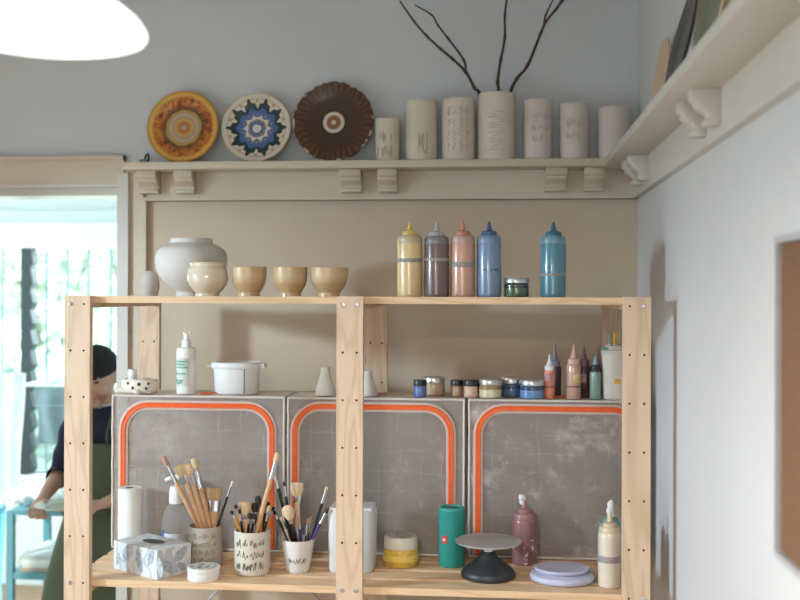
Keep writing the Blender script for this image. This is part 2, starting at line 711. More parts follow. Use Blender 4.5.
for i in (0, 1):
    a, b = XP[i], XP[i + 1]
    for nm, zt_, th in (('top_shelf', ZSH, .0185), ('bottom_shelf', ZB, .0185), ('low_shelf', .30, .0185)):
        bm = bmesh.new()
        n_ = 6; y0 = DFR + PT + .0005; y1_ = DRE - .001; g = .020
        w = (y1_ - y0 - g * (n_ - 1)) / n_
        for k in range(n_):
            box(bm, a + (.002 if i else -.03), b - .002 if i == 0 else b + .03, y0 + k * (w + g), y0 + k * (w + g) + w, zt_ - th, zt_)
        o = obj(nm, bm, M_PINEB, rack, (-rack.location.x, -rack.location.y, 0), smooth=0, bev=.002)
for i, x in enumerate(XP):
    for zz in (ZSH - .0186, ZB - .0186, .30 - .0186):
        off = {0: PWD / 2 - .024, 1: -.012, 2: -PWD / 2}[i]
        bm = mkbox(x + off, x + off + .024, DFR + PT, DRE, zz - .013, zz)
        obj('side_rail', bm, M_PINE['y'], rack, (-rack.location.x, -rack.location.y, 0), smooth=0, bev=.0015)
bm = bmesh.new(); yb = DRE + PT + .004
def bp(x, y):
    return (wx(x, yb), yb, wz(x, y, yb))
tube(bm, [bp(165, 438), bp(365, 646)], .003, 8)
tube(bm, [bp(365, 438), bp(165, 646)], .003, 8)
obj('cross_brace', bm, plain('brace_grey', (.30, .30, .31), .45, .6), rack, (-rack.location.x, -rack.location.y, 0))

# ------------------------------------------------------------------ clear zip-front cabinets standing on the bottom boards
DT = 3.08
DTB = 3.272
ZT = wz(375, 397.6, DT)
M_PVC = see_through('clear_sheet', (.45, .385, .345), .50, .30, .20, .9, .55, .14, .10)
M_PVCW = see_through('clear_sheet_scuffed', (.44, .38, .345), .50, .30, .55, .9, .55, .30, .10)
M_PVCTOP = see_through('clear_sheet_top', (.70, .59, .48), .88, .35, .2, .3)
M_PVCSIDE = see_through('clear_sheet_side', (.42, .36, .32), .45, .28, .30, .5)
M_BACK = plain('cabinet_back_sheet', (.36, .29, .235), .5, var=.10, scale=7, bump=.2, bscale=14)
M_PIPE = plain('sheet_piping', (.66, .60, .54), .4, var=.05)
def zip_mat(nm, c):
    return plain(nm, c, .45, var=.08, scale=60, bump=.3, bscale=220)
M_ZIP = zip_mat('orange_zip', (.78, .105, .012))
M_ZTAPE = see_through('zip_tape', (.78, .60, .52), .62, .5)
def sheet(nx, nz, w, h, amp, seed, fn):
    "wrinkled sheet in local coordinates: fn(u, v, d) -> point"
    bm = bmesh.new()
    rd = random.Random(seed)
    ph = [(rd.uniform(2, 9), rd.uniform(2, 9), rd.uniform(0, 6), rd.uniform(.3, 1)) for _ in range(9)]
    V = []
    for j in range(nz + 1):
        row = []
        for i in range(nx + 1):
            u, v = i / nx, j / nz
            e = min(1, 8 * u, 8 * (1 - u), 8 * v, 8 * (1 - v))
            d = sum(a * math.sin(fx * u * 3 + fz * v * 3 + p) for fx, fz, p, a in ph) / 4 * amp * e
            row.append(bm.verts.new(fn(u, v, d)))
        V.append(row)
    for j in range(nz):
        for i in range(nx):
            bm.faces.new((V[j][i], V[j][i + 1], V[j + 1][i + 1], V[j + 1][i]))
    return bm
def arch(xa, xb, zb_, zt_, r, y):
    p = [(xa, y, zb_)]
    k = 9
    for i in range(k + 1):
        a = PI - (PI / 2) * i / k
        p.append((xa + r + r * math.cos(a), y, zt_ - r + r * math.sin(a)))
    for i in range(k + 1):
        a = PI / 2 - (PI / 2) * i / k
        p.append((xb - r + r * math.cos(a), y, zt_ - r + r * math.sin(a)))
    p.append((xb, y, zb_))
    q = [p[0]]
    for a, b in zip(p, p[1:]):
        m_ = max(1, int((Vector(b) - Vector(a)).length / .03))
        for i in range(1, m_ + 1):
            q.append(tuple(Vector(a).lerp(Vector(b), i / m_)))
    return q
def cabinet(x0, x1, seed, label, zxa, zxb, zyt):
    X0, X1 = wx(x0, DT), wx(x1, DT)
    w, h, dp = X1 - X0, ZT - ZB - .001, DTB - DT
    t = thing('zip_cabinet', label, 'cabinet', (X0, DT, ZB + .001), group='clear zip cabinets on the rack')
    bm = sheet(40, 36, w, h, .0035, seed, lambda u, v, d: (u * w, d, v * h))
    obj('front_panel', bm, M_PVCW if seed == 15 else M_PVC, t)
    bm = sheet(16, 8, w, dp, .003, seed + 1, lambda u, v, d: (u * w, v * dp, h - .001 - abs(d) * .6))
    obj('top_panel', bm, M_PVCTOP, t)
    for xx in (.001, w - .001):
        bm = sheet(8, 14, dp, h, .003, seed + 2, lambda u, v, d: (xx + d * (.5 if xx < .1 else -.5), u * dp, v * h))
        obj('side_panel', bm, M_PVCSIDE, t)
    obj('back_panel', sheet(12, 12, w, h, .003, seed + 3, lambda u, v, d: (u * w, dp - .002, v * h)), M_BACK, t)
    obj('base_panel', mkbox(.004, w - .004, .006, dp - .004, .0005, .004), M_BACK, t)
    # wire shelf half way up
    bm = bmesh.new()
    zz = h - (wz(200, 398, DT) - wz(200, 472, DT))
    for k in range(9):
        yy = .02 + (dp - .04) * k / 8
        tube(bm, [(.012, yy, zz), (w - .012, yy, zz)], .0014 if k else .003, 6)
    obj('wire_shelf', bm, plain('shelf_wire', (.22, .16, .125), .5), t)
    bm = bmesh.new()
    e = .0035
    for pts in ([(e, 0, .0045), (e, 0, h - e), (w - e, 0, h - e), (w - e, 0, .0045)], [(e, dp, h - e), (e, 0, h - e)], [(w - e, dp, h - e), (w - e, 0, h - e)], [(e, dp - e, h - e), (w - e, dp - e, h - e)], [(e, 0, .0048), (w - e, 0, .0048)]):
        for a, b in zip(pts, pts[1:]):
            tube(bm, [Vector(a).lerp(Vector(b), i / 14) + Vector((random.uniform(-1, 1), random.uniform(-.6, .6), random.uniform(-.6, .6))) * .0008 for i in range(15)], .0034, 7)
    obj('piping', bm, M_PIPE, t)
    za, zb2 = wx(zxa, DT) - X0, wx(zxb, DT) - X0
    zt2 = wz((x0 + x1) / 2, zyt, DT) - t.location.z
    P = arch(za, zb2, .012, zt2, .078, -.004)
    bm = bmesh.new(); tube(bm, P, .0235 / 2 * 1.55, 8, flat=.12, up=None)
    # tape lies flat on the sheet: flatten along y
    for v in bm.verts:
        pass
    obj('zip_tape', flat_ribbon(P, .029, .0012), M_ZTAPE, t)
    obj('zipper', flat_ribbon(P, .0165, .0045), M_ZIP, t)
    bm.free()
    return t
def flat_ribbon(P, w, th):
    "ribbon of width w in the XZ plane, thickness th towards -Y"
    bm = bmesh.new()
    rings = []
    P = [Vector(p) for p in P]
    for i, p in enumerate(P):
        t = (P[min(i + 1, len(P) - 1)] - P[max(i - 1, 0)]).normalized()
        s = Vector((-t.z, 0, t.x)) * (w / 2)
        y = Vector((0, -th, 0))
        rings.append([bm.verts.new(q) for q in (p - s, p - s * .8 + y, p - s * .15 + y * .8, p + s * .15 + y * .8, p + s * .8 + y, p + s)])
    for A, B in zip(rings, rings[1:]):
        for i in range(6):
            j = (i + 1) % 6
            bm.faces.new((A[i], A[j], B[j], B[i]))
    bmesh.ops.recalc_face_normals(bm, faces=bm.faces[:])
    return bm
c1 = cabinet(112, 285.5, 3, 'clear zip-up cabinet with an orange zip arch, under the spray bottle and white tub', 124, 272.5, 405.5)
c2 = cabinet(287.5, 465.5, 9, 'clear zip-up cabinet with an orange zip arch, behind the middle post', 295.5, 451.5, 407)
c3 = cabinet(468.5, 649.5, 15, 'clear zip-up cabinet with an orange zip arch and white scuffs, beside the side wall', 478.5, 640, 409)
# ------------------------------------------------------------------ ceramics
def clay(name, c, rough=.65, speck=0.0, bump=.15):
    k = NT(name)
    n = k.noise(9, k.mapped(), 4)
    c1 = k.ramp(n, [(.3, tuple(v * .93 for v in c)), (.7, tuple(min(1, v * 1.05) for v in c))])
    if speck:
        s = k.noise(420, k.tc(), 2, .8)
        c1 = k.mix(k.math('MULTIPLY', k.math('GREATER_THAN', s, .62), speck), c1, tuple(v * .35 for v in c))
    k.color(c1)
    k.b.inputs['Roughness'].default_value = rough
    k.bump(k.noise(70, k.tc(), 3), bump, .001)
    return k.m
M_ETCH = plain('etched_line', (.27, .225, .175), .8)
M_ETCH2 = plain('soft_etched_line', (.46, .395, .32), .8)

# plates on the plate rail -------------------------------------------------
def pm(R_, which):
    k = NT(which)
    r, a, z = k.polar()
    rr = k.math('DIVIDE', r, R_)
    v3 = k.n('ShaderNodeCombineXYZ')
    nz = k.noise(22, k.tc(), 4, .7)
    if which == 'ochre_plate_glaze':
        rd = k.math('ADD', rr, k.math('MULTIPLY', k.math('SUBTRACT', nz, .5), .16))
        mott = k.noise(60, k.tc(), 3, .7)
        ring = k.ramp(rr, [(0, (.12, .13, .15)), (.045, (.5, .42, .36)), (.09, (.42, .12, .03)), (.17, (.50, .20, .05)), (.22, (.55, .36, .12)), (.30, (.42, .27, .16)), (.36, (.45, .38, .33)), (.42, (.46, .29, .10)), (.50, (.42, .26, .07))])
        m1 = k.ramp(mott, [(.36, (.10, .035, .014)), (.48, (.50, .115, .02)), (.58, (.62, .24, .03)), (.68, (.40, .22, .05))])
        m2 = k.mix(k.ramp(rd, [(.50, (1, 1, 1)), (.68, (0, 0, 0))]), m1, (.05, .028, .017))
        c = k.mix(k.ramp(rd, [(.48, (0, 0, 0)), (.53, (1, 1, 1))]), ring, m2)
        rim = k.ramp(rr, [(.84, (.60, .34, .05)), (.90, (.66, .42, .10)), (.95, (.60, .28, .035)), (1, (.42, .18, .03))])
        c = k.mix(k.ramp(rd, [(.80, (0, 0, 0)), (.87, (1, 1, 1))]), c, rim)
        k.b.inputs['Roughness'].default_value = .3
    elif which == 'blue_flower_glaze':
        def wave(nf, ph=0.0):
            return k.math('COSINE', k.math('ADD', k.math('MULTIPLY', a, nf), ph))
        j = k.math('MULTIPLY', k.math('SUBTRACT', k.noise(90, k.tc(), 2), .5), .09)
        rj = k.math('ADD', rr, j)
        def inside(edge):
            return k.math('LESS_THAN', rj, edge)
        c = k.ramp(rr, [(0, (.66, .58, .48)), (.80, (.66, .59, .50)), (.85, (.50, .42, .32)), (.89, (.68, .60, .50)), (1, (.58, .48, .36))])
        # little tan arrow heads between the petals
        arrow = k.math('MULTIPLY', k.math('LESS_THAN', k.math('ABSOLUTE', k.math('SUBTRACT', rj, .79)), .05), k.math('GREATER_THAN', wave(10.0, PI), .80))
        c = k.mix(arrow, c, (.45, .34, .20))
        e1 = k.math('ADD', .735, k.math('ADD', k.math('MULTIPLY', wave(10.0), .10), k.math('MULTIPLY', wave(30.0), .04)))
        c = k.mix(inside(e1), c, (.012, .030, .026))
        e2 = k.math('ADD', .56, k.math('MULTIPLY', wave(10.0), .045))
        c = k.mix(inside(e2), c, (.055, .135, .34))
        dots = k.math('MULTIPLY', k.math('LESS_THAN', k.math('ABSOLUTE', k.math('SUBTRACT', rj, .405)), .03), k.math('GREATER_THAN', wave(20.0), .1))
        c = k.mix(dots, c, (.34, .25, .12))
        c = k.mix(k.math('MULTIPLY', inside(k.math('ADD', .345, k.math('MULTIPLY', wave(10.0), .03))), 1.0), c, (.66, .60, .52))
        c = k.mix(inside(.265), c, (.30, .22, .10))
        c = k.mix(inside(k.math('ADD', .215, k.math('MULTIPLY', wave(10.0), .04))), c, (.06, .14, .33))
        c = k.mix(inside(.125), c, (.70, .64, .56))
        k.b.inputs['Roughness'].default_value = .35
    else:
        ray = k.math('ADD', k.math('MULTIPLY', k.math('COSINE', k.math('ADD', k.math('MULTIPLY', a, 37.0), k.math('MULTIPLY', nz, 14.0))), .5), .5)
        outer = k.mix(k.math('MULTIPLY', ray, .7), (.045, .017, .008), (.17, .066, .024))
        inner = k.ramp(k.math('FRACT', k.math('MULTIPLY', rr, 11.0)), [(0, (.040, .018, .010)), (.5, (.070, .032, .016)), (1, (.040, .018, .010))])
        c = k.mix(k.ramp(k.math('ADD', rr, k.math('MULTIPLY', k.math('SUBTRACT', nz, .5), .2)), [(.62, (0, 0, 0)), (.82, (1, 1, 1))]), inner, outer)
        mid = k.ramp(rr, [(0, (.62, .50, .40)), (.05, (.62, .50, .40)), (.07, (.22, .085, .035)), (.17, (.28, .12, .055)), (.19, (.62, .53, .43)), (.255, (.64, .56, .46)), (.275, (.03, .014, .010)), (.36, (.05, .022, .012))])
        c = k.mix(k.math('GREATER_THAN', rr, .34), mid, c)
        chip = k.math('MULTIPLY', k.math('GREATER_THAN', rr, .955), k.math('GREATER_THAN', k.noise(40, k.tc(), 2), .56))
        c = k.mix(chip, c, (.62, .50, .38))
        k.b.inputs['Roughness'].default_value = .32
    k.color(c)
    k.bump(nz, .15, .002)
    return k.m

def plate_profile(r, h=.020, t=.006):
    return [(0, 0), (r * .55, 0), (r * .62, .002), (r * .93, h - .003), (r * .99, h - .003), (r, h), (r * .985, h + t * .5), (r * .95, h + t * .55), (r * .66, t + .002), (r * .58, t), (0, t)]

def standing_plate(name, label, x, y, rpx, mat, lean=7, scallop=False, face_y=True):
    Dm = DW - .035
    r = rpx * mpp(x, Dm)
    t_ = R(lean)
    zc = ZST + r * math.cos(t_) + .001
    yc = DW - .008 - r * math.sin(t_) - .012
    md = None
    if scallop:
        rd = random.Random(4)
        ph = [rd.uniform(0, 6) for _ in range(4)]
        md = lambda a, rad, z: 1 + (.010 * math.cos(23 * a + ph[0]) + .010 * math.cos(37 * a + ph[1]) + .007 * math.cos(7 * a + ph[2])) * max(0, (rad / r - .75) / .25)
    bm = lathe(plate_profile(r), 96, mod=md)
    o = obj(name, bm, mat(r), None, (wx(x, yc), yc, zc), (PI / 2 - t_, 0, 0), smooth=50)
    return o
o = standing_plate('decorative_plate', 'ochre and orange mottled plate with grey centre rings standing on the plate rail', 184, 125.5, 36.6, lambda r: pm(r, 'ochre_plate_glaze'))
tag(o, o.get('label') or 'ochre and orange mottled round plate with rings at its centre, leaning above the doorway end', 'plate', 'plates leaning on the back plate rail')
o = standing_plate('decorative_plate', '', 257, 127.8, 35.2, lambda r: pm(r, 'blue_flower_glaze'))
tag(o, 'cream plate with a blue and dark green flower pattern leaning on the wall', 'plate', 'plates leaning on the back plate rail')
o = standing_plate('decorative_plate', '', 333.5, 121.5, 40.5, lambda r: pm(r, 'brown_ray_glaze'), scallop=True)
tag(o, 'dark brown plate with a scalloped chipped rim and cream centre ring', 'plate', 'plates leaning on the back plate rail')

# plates leaning on the side wall (seen edge-on)
def side_plate(D, r, mat, label, lean=9, back=0.0, rimmat=None):
    t_ = R(lean)
    xc = XW - .012 - back - r * math.sin(t_)
    zc = ZST + r * math.cos(t_) + .001
    bm = lathe(plate_profile(r, .012, .005), 72)
    o = obj('decorative_plate', bm, [mat, rimmat or mat], None, (xc, D, zc), (0, -PI / 2 + t_, 0), smooth=50)
    if rimmat:
        for p in o.data.polygons:
            if Vector(p.center).xy.length > r * .93 or p.normal.z < -.2:
                p.material_index = 1
    return tag(o, label, 'plate', 'plates leaning on the side plate rail')
side_plate(2.80, .120, clay('pink_clay', (.62, .44, .33)), 'pinkish plain plate behind the black-brown one on the side rail', 6, .0)
side_plate(2.40, .130, clay('brown_black_glaze', (.045, .032, .030), .28), 'big black-brown plate with a pale back leaning on the side rail', 13, .0, None)
side_plate(2.10, .136, clay('olive_glaze', (.17, .17, .10), .35), 'olive green plate with a thick cream rim on the side rail', 9, .0, clay('cream_rim', (.62, .50, .34)))
side_plate(1.84, .120, clay('mustard_glaze', (.42, .24, .06), .35), 'mustard coloured plate at the near end of the side rail', 9, .0)

# tall cylinder vases ---------------------------------------------------------
DV = 3.432
def vase(x0, x1, ytop, label, mat, etch=None, shape=0.0, D=DV, marks=None):
    xc = (x0 + x1) / 2
    r = (x1 - x0) / 2 * mpp(xc, D) * .995
    h = wz(xc, ytop, D) - ZST
    t = thing('cylinder_vase', label, 'vase', (wx(xc, D), D, ZST), group='cylinder vases on the plate rail')
    def rf(z):
        u = z / h
        b = r * (1 - abs(shape) * (2 * u - 1) ** 4)
        return b
    N = 14
    pr = [(0, 0), (rf(0) * .96, 0)] + [(rf(h * (.015 + .97 * i / N)), h * (.015 + .97 * i / N)) for i in range(N + 1)] + [(rf(h) - .0015, h), (rf(h) - .004, h), (rf(h) - .006, h - .004), (rf(h) - .008, .01), (0, .01)]
    obj('body', lathe(pr, 48), mat, t, smooth=50)
    if marks:
        rows, cols, a0, a1, u0, u1, seed, m, turn, pool = marks
        bm = on_cyl(scribble(rows, cols, seed, .92, pool), rf, a0, a1, h * u0, h * u1, .0010, turn)
        obj('etched_marks', bm, m, t)
    return t, r, h
CV1 = clay('cream_clay', (.66, .585, .475)); CV2 = clay('ivory_clay', (.68, .60, .50)); CV3 = clay('pinkish_clay', (.64, .555, .515), .5)
vase(375, 399.5, 119.5, 'shortest cream cylinder vase with faint scratched lines, next to the brown plate', CV1, marks=(2, 6, -.9, .5, .05, .75, 1, M_ETCH2, False, None))
vase(405.5, 437, 101.5, 'tall smooth cream cylinder vase with scratched letters near its foot', CV1, marks=(1, 4, -.75, .45, .08, .48, 2, M_ETCH, False, [0, 5, 7]))
vase(441.5, 474.5, 100, 'ivory cylinder vase with a slight waist and faint scratching all over', CV2, shape=.04, marks=(4, 4, -.8, .8, .1, .88, 3, M_ETCH2, True, None))
vt, vr, vh = vase(477.5, 514.5, 94.5, 'tallest cream cylinder vase holding bare branches, scratched with zigzag letters', CV2, marks=(1, 4, -.55, .5, .12, .72, 8, M_ETCH2, True, [0, 1, 5]))
vase(523, 551.5, 100.5, 'pale pinkish cylinder vase with a faint pattern, beside the vase of branches', CV3, marks=(3, 3, -.5, .8, .25, .8, 5, plain('faint_etch', (.50, .43, .38), .8), False, None))
vase(559, 588.5, 104.5, 'pale pinkish cylinder vase with faint scratching, second from the corner', CV3, marks=(2, 3, -.6, .4, .3, .75, 6, plain('faint_etch', (.50, .43, .38), .8), False, None))
vase(597.5, 629.5, 108, 'plain pinkish cylinder vase tucked into the room corner', CV3, shape=.03)

# bare branches -------------------------------------------------------------
M_BARK = plain('bark', (.060, .038, .026), .85, var=.35, scale=60, bump=.6, bscale=160)
def branch(label, limbs, D):
    t = None
    bm = bmesh.new()
    base = Vector((wx(limbs[0][0][0], D), D, wz(limbs[0][0][0], limbs[0][0][1], D)))
    foot = Vector((vt.location.x + (base.x - vt.location.x) * .55, DV + .005 + (.016 if len(limbs) == 1 else 0), ZST + .03))
    for li, (pts) in enumerate(limbs):
        P = []
        for i, q in enumerate(pts):
            x, y, dd = q[0], q[1], (q[2] if len(q) > 2 else 0)
            P.append(Vector((wx(x, D + dd), D + dd, wz(x, y, D + dd))))
        if li == 0:
            P = [foot] + P
        r0, r1 = (.0058, .0030) if li == 0 else (.0040, .0022)
        S = spline(P, 6)
        rs = [r0 + (r1 - r0) * i / (len(S) - 1) for i in range(len(S))]
        rs = [r * (1.35 if i % 6 == 0 and 0 < i < len(S) - 1 else 1) for i, r in enumerate(rs)]
        tube(bm, S, rs, 8)
    for v in bm.verts:
        v.co -= foot
    o = obj('bare_branch', bm, M_BARK, None, foot)
    return tag(o, label, 'branch', 'bare branches in the tall vase')
branch('bare brown branch forking towards the doorway, standing in the tallest vase', [
    [(479.5, 97), (474, 88, -.01), (465, 72, -.02), (452, 59, -.03), (440, 49, -.03), (426, 36, -.03), (413, 21, -.03), (399, 1, -.03)],
    [(465, 72, -.02), (463, 60, -.03), (447, 38, -.04), (437, 25, -.04), (431, 15, -.05), (414, 5, -.05)]], DV)
branch('single straight bare branch rising in the middle of the tallest vase', [
    [(498.5, 97), (497, 82, .005), (500, 60, .005), (504, 38, 0), (504, 15, 0), (507, -8, 0)]], DV)
branch('bare branch with two fine forks leaning towards the room corner', [
    [(509, 97), (516, 79, -.01), (527, 65, -.02), (540, 33, -.03), (545, 22, -.03), (556, 8, -.03), (568, -6, -.03)],
    [(543, 27, -.03), (545, 15, -.04), (554, -4, -.05)], [(555, 10, -.03), (559, 3, -.02), (564, -6, -.01)]], DV)

# ------------------------------------------------------------------ top board of the rack
Z1 = ZSH + .0004
def px_prof(x, D, pts, z0):
    "profile from pixel radii and rows: [(half-width px, row)], bottom first"
    m = mpp(x, D)
    return [(w * m, wz(x, y, D) - z0) for w, y in pts]
def bowl_like(name, label, cat, x, D, outer, wall, mat, group=None, z0=None, ybase=296.2):
    "outer: [(half px, px above the board)] bottom to rim"
    m = mpp(x, D)
    O = [(w * m, h * m) for w, h in outer]
    O = [(O[0][0] * .9, 0)] + [(a.x, a.y) for a in spline([Vector((r, z, 0)) for r, z in O], 5)]
    rim = O[-1]
    inner = [(max(r - wall, .0), z) for r, z in O if z > wall * 2.2][::-1]
    pr = [(0, 0)] + O + [(rim[0] - wall * .3, rim[1] + wall * .35), (rim[0] - wall * .7, rim[1] + wall * .3)] + inner + [(0, inner[-1][1])]
    o = obj(name, lathe(pr, 56), mat, None, (wx(x, D), D, Z1 if z0 is None else z0), smooth=55)
    return tag(o, label, cat, group)
M_STONE = clay('grey_stoneware', (.49, .44, .38), .8)
M_MOON = clay('chalky_white_clay', (.66, .615, .56), .75)
M_CREAMG = plain('glossy_cream_glaze', (.70, .59, .44), .12, var=.03, coat=.6)
def tanband(n):
    k = NT(n)
    s = k.n('ShaderNodeSeparateXYZ'); k.l(k.tc(), s.inputs[0])
    nz = k.noise(200, k.tc(), 2)
    h = k.math('ADD', s.outputs[2], k.math('MULTIPLY', nz, .002))
    k.color(k.ramp(k.math('MULTIPLY', h, 10.0), [(.0, (.56, .385, .215)), (.34, (.50, .325, .165)), (.42, (.545, .375, .205)), (.62, (.60, .42, .24)), (.66, (.56, .385, .21))]))
    k.b.inputs['Roughness'].default_value = .35
    k.b.inputs['Coat Weight'].default_value = .25
    k.bump(k.noise(60, k.mapped((1, 1, 14), False)), .15, .001)
    return k.m
M_TAN = tanband('tan_glaze')
m = mpp(150, 3.06)
o = obj('egg_vase', lathe([(0, 0), (7 * m, 0), (8.4 * m, 5 * m), (9.2 * m, 11 * m), (8.4 * m, 17 * m), (6.6 * m, 22 * m), (4.5 * m, 24.6 * m), (3.5 * m, 25 * m), (3 * m, 24 * m), (2.6 * m, 18 * m), (0, 18 * m)], 40), M_STONE, None, (wx(150.3, 3.06), 3.06, Z1), smooth=60)
tag(o, 'small egg-shaped grey stoneware pot at the doorway end of the top board', 'pot')
bowl_like('moon_jar', 'big round chalky white moon jar standing behind the glossy cream bowl', 'jar', 191.5, 3.06, [(15.5, 0), (15, 4), (21.5, 9), (30.6, 19), (34.8, 29), (35.3, 38), (33.2, 45), (29.5, 48.5), (22.6, 52), (20.8, 53), (20.8, 56.5)], .006, M_MOON)
bowl_like('rounded_bowl', 'glossy cream round-bellied bowl in front of the white moon jar', 'bowl', 207.5, 2.86, [(12, 0), (12, 3), (13.5, 4.5), (18.5, 11), (20.4, 18), (19.2, 26), (17.2, 30), (17.6, 33)], .004, M_CREAMG)
tanb = [(11, 0), (10.8, 4), (12, 5.5), (15.6, 12), (16.9, 19), (17.2, 25), (17.2, 29)]
bowl_like('footed_bowl', 'tan footed bowl next to the glossy cream bowl', 'bowl', 249.2, 2.86, tanb, .0035, M_TAN, 'tan footed bowls on the top board')
bowl_like('footed_bowl', 'tan footed bowl in the middle of the three alike', 'bowl', 290.2, 2.86, tanb, .0035, M_TAN, 'tan footed bowls on the top board')
bowl_like('footed_bowl', 'widest tan footed bowl, close to the middle post', 'bowl', 329, 2.86, [(11, 0), (10.8, 4), (12.4, 5.5), (16.8, 12), (18.6, 19), (19, 25), (19.2, 28.5)], .0035, M_TAN, 'tan footed bowls on the top board')

# squeeze bottles ------------------------------------------------------------
def liquid(name, c, rough=.22):
    k = NT(name)
    n = k.noise(6, k.mapped(), 3)
    k.color(k.ramp(n, [(.3, tuple(v * .92 for v in c)), (.7, tuple(min(1, v * 1.05) for v in c))]))
    k.b.inputs['Roughness'].default_value = rough
    k.b.inputs['Coat Weight'].default_value = .5
    k.b.inputs['Coat Roughness'].default_value = .12
    return k.m
M_TAPE = plain('grey_tape', (.30, .275, .26), .7, var=.2, scale=90)
def squeeze(label, x, w, ytop, D, col, cap, tipc, band=None, zb=None, ht=None, group='squeeze bottles of glaze on the top board', dots=False):
    zb = Z1 if zb is None else zb
    m = mpp(x, D)
    r = w / 2 * m
    H = (wz(x, ytop, D) - zb) / 75.0     # one unit = a pixel of the 75 px tall bottle
    t = thing('squeeze_bottle', label, 'bottle', (wx(x, D), D, zb), group=group)
    obj('body', lathe([(0, 0), (r * .93, 0), (r * .99, 1.2 * H), (r, 3 * H), (r, 52 * H), (r * .985, 53 * H), (0, 53 * H)], 36), col, t, smooth=50)
    obj('collar', lathe([(0, 52.6 * H), (r * .97, 52.6 * H), (r, 53.5 * H), (r * .985, 57.5 * H), (r * .93, 60 * H), (r * .80, 61 * H), (0, 61 * H)], 36), cap, t, smooth=50)
    obj('cap', lathe([(0, 60.4 * H), (r * .64, 60.4 * H), (r * .64, 63.6 * H), (r * .58, 65 * H), (r * .28, 66 * H), (0, 66 * H)], 30), tipc, t, smooth=45)
    obj('nozzle', lathe([(0, 65.6 * H), (r * .23, 65.6 * H), (r * .20, 68 * H), (r * .11, 74.5 * H), (r * .08, 75 * H), (0, 75 * H)], 20), tipc, t, smooth=45)
    if band:
        z0, z1 = wz(x, band[1], D) - zb, wz(x, band[0], D) - zb
        bm = lathe([(r * .99, z0), (r * 1.012, z0), (r * 1.012, z1), (r * .99, z1)], 36)
        obj('tape_band', bm, M_TAPE, t, smooth=30)
    if dots:
        bm = on_cyl([[(.05, .5), (.15, .6)], [(.45, .3), (.5, .6)], [(.6, .6), (.75, .4), (.85, .7)]], lambda z: r, -.6, 1.0, wz(x, 273, D) - zb, wz(x, 267, D) - zb, .0016)
        obj('marker_note', bm, M_BLACKPL, t)
    return t
LQ = {'yellow': liquid('yellow_glaze', lin(220, 192, 142)), 'mauve': liquid('mauve_glaze', lin(114, 97, 96)), 'peach': liquid('peach_glaze', lin(203, 154, 132)),
      'blue': liquid('blue_glaze', lin(116, 138, 168)), 'teal': liquid('teal_glaze', lin(82, 132, 150))}
def cl(n, c): return plain(n, c, .35, var=.04)
DQ = 2.84
squeeze('squeeze bottle of pale yellow glaze next to the middle post', 409.6, 25.2, 221.5, DQ, LQ['yellow'], cl('yellow_collar', lin(190, 175, 140)), cl('yellow_tip', lin(205, 175, 95)), (258.6, 262.6))
squeeze('squeeze bottle of dark mauve glaze with a clear pale tip', 436.6, 25, 222.5, DQ, LQ['mauve'], cl('mauve_collar', lin(125, 120, 122)), cl('clear_tip', lin(165, 160, 165)), (258.4, 261.2))
squeeze('squeeze bottle of peach glaze with a grey tape band', 462.6, 24.6, 221.5, DQ, LQ['peach'], cl('peach_collar', lin(180, 155, 140)), cl('peach_tip', lin(196, 128, 105)), (262, 267.5))
squeeze('squeeze bottle of pale blue glaze beside the small green jar', 489, 24.6, 221.5, DQ, LQ['blue'], cl('blue_collar', lin(120, 140, 165)), cl('blue_tip', lin(66, 92, 130)), dots=True)
squeeze('squeeze bottle of teal glaze standing apart from the other four', 553.1, 25.4, 222, DQ, LQ['teal'], cl('teal_collar', lin(110, 145, 158)), cl('teal_tip', lin(62, 105, 122)), (273.6, 276))

# screw-top jars ---------------------------------------------------------------
def glassy(name, c):
    k = NT(name)
    s = k.noise(70, k.mapped((1, 1, 1.6)), 3, .6)
    k.color(k.ramp(s, [(.42, tuple(v * .82 for v in c)), (.6, c)]))
    k.b.inputs['Roughness'].default_value = .12
    k.b.inputs['Coat Weight'].default_value = .8
    return k.m
M_LIDS = plain('silver_lid', (.62, .62, .62), .32, .85, var=.04)
M_LIDK = plain('black_lid', (.010, .012, .014), .35)
def jar(label, x, w, ytop, ylid, ybot, D, zb, stuff, lid, group, residue=None, lidw=1.02):
    m = mpp(x, D)
    r = w / 2 * m
    h = (ybot - ytop) * m
    hl = (ylid - ytop) * m
    t = thing('screw_top_jar', label, 'jar', (wx(x, D), D, zb), group=group)
    hb = h - hl
    obj('glass_body', lathe([(0, 0), (r * .92, 0), (r * .98, .0015), (r, .004), (r, hb * .82), (r * .97, hb * .93), (r * .9, hb + .001), (0, hb + .001)], 36), stuff, t, smooth=50)
    if residue:
        obj('glass_shoulder', lathe([(r * .99, hb * .62), (r * 1.006, hb * .64), (r * 1.006, hb * .83), (r * .98, hb * .93), (r * .9, hb)], 36), residue, t, smooth=50)
    q = r * lidw
    obj('lid', lathe([(0, hb), (q, hb), (q * 1.01, hb + .0012), (q, hb + hl - .0015), (q * .96, h), (0, h)], 36), lid, t, smooth=45)
    return t
jar('low screw-top jar of green glaze with a silver lid on the top board', 516.5, 25, 278, 283, 297, DQ, Z1, glassy('green_content', lin(84, 112, 84)), M_LIDS, 'screw-top glaze jars', glassy('green_film', lin(50, 72, 62)))

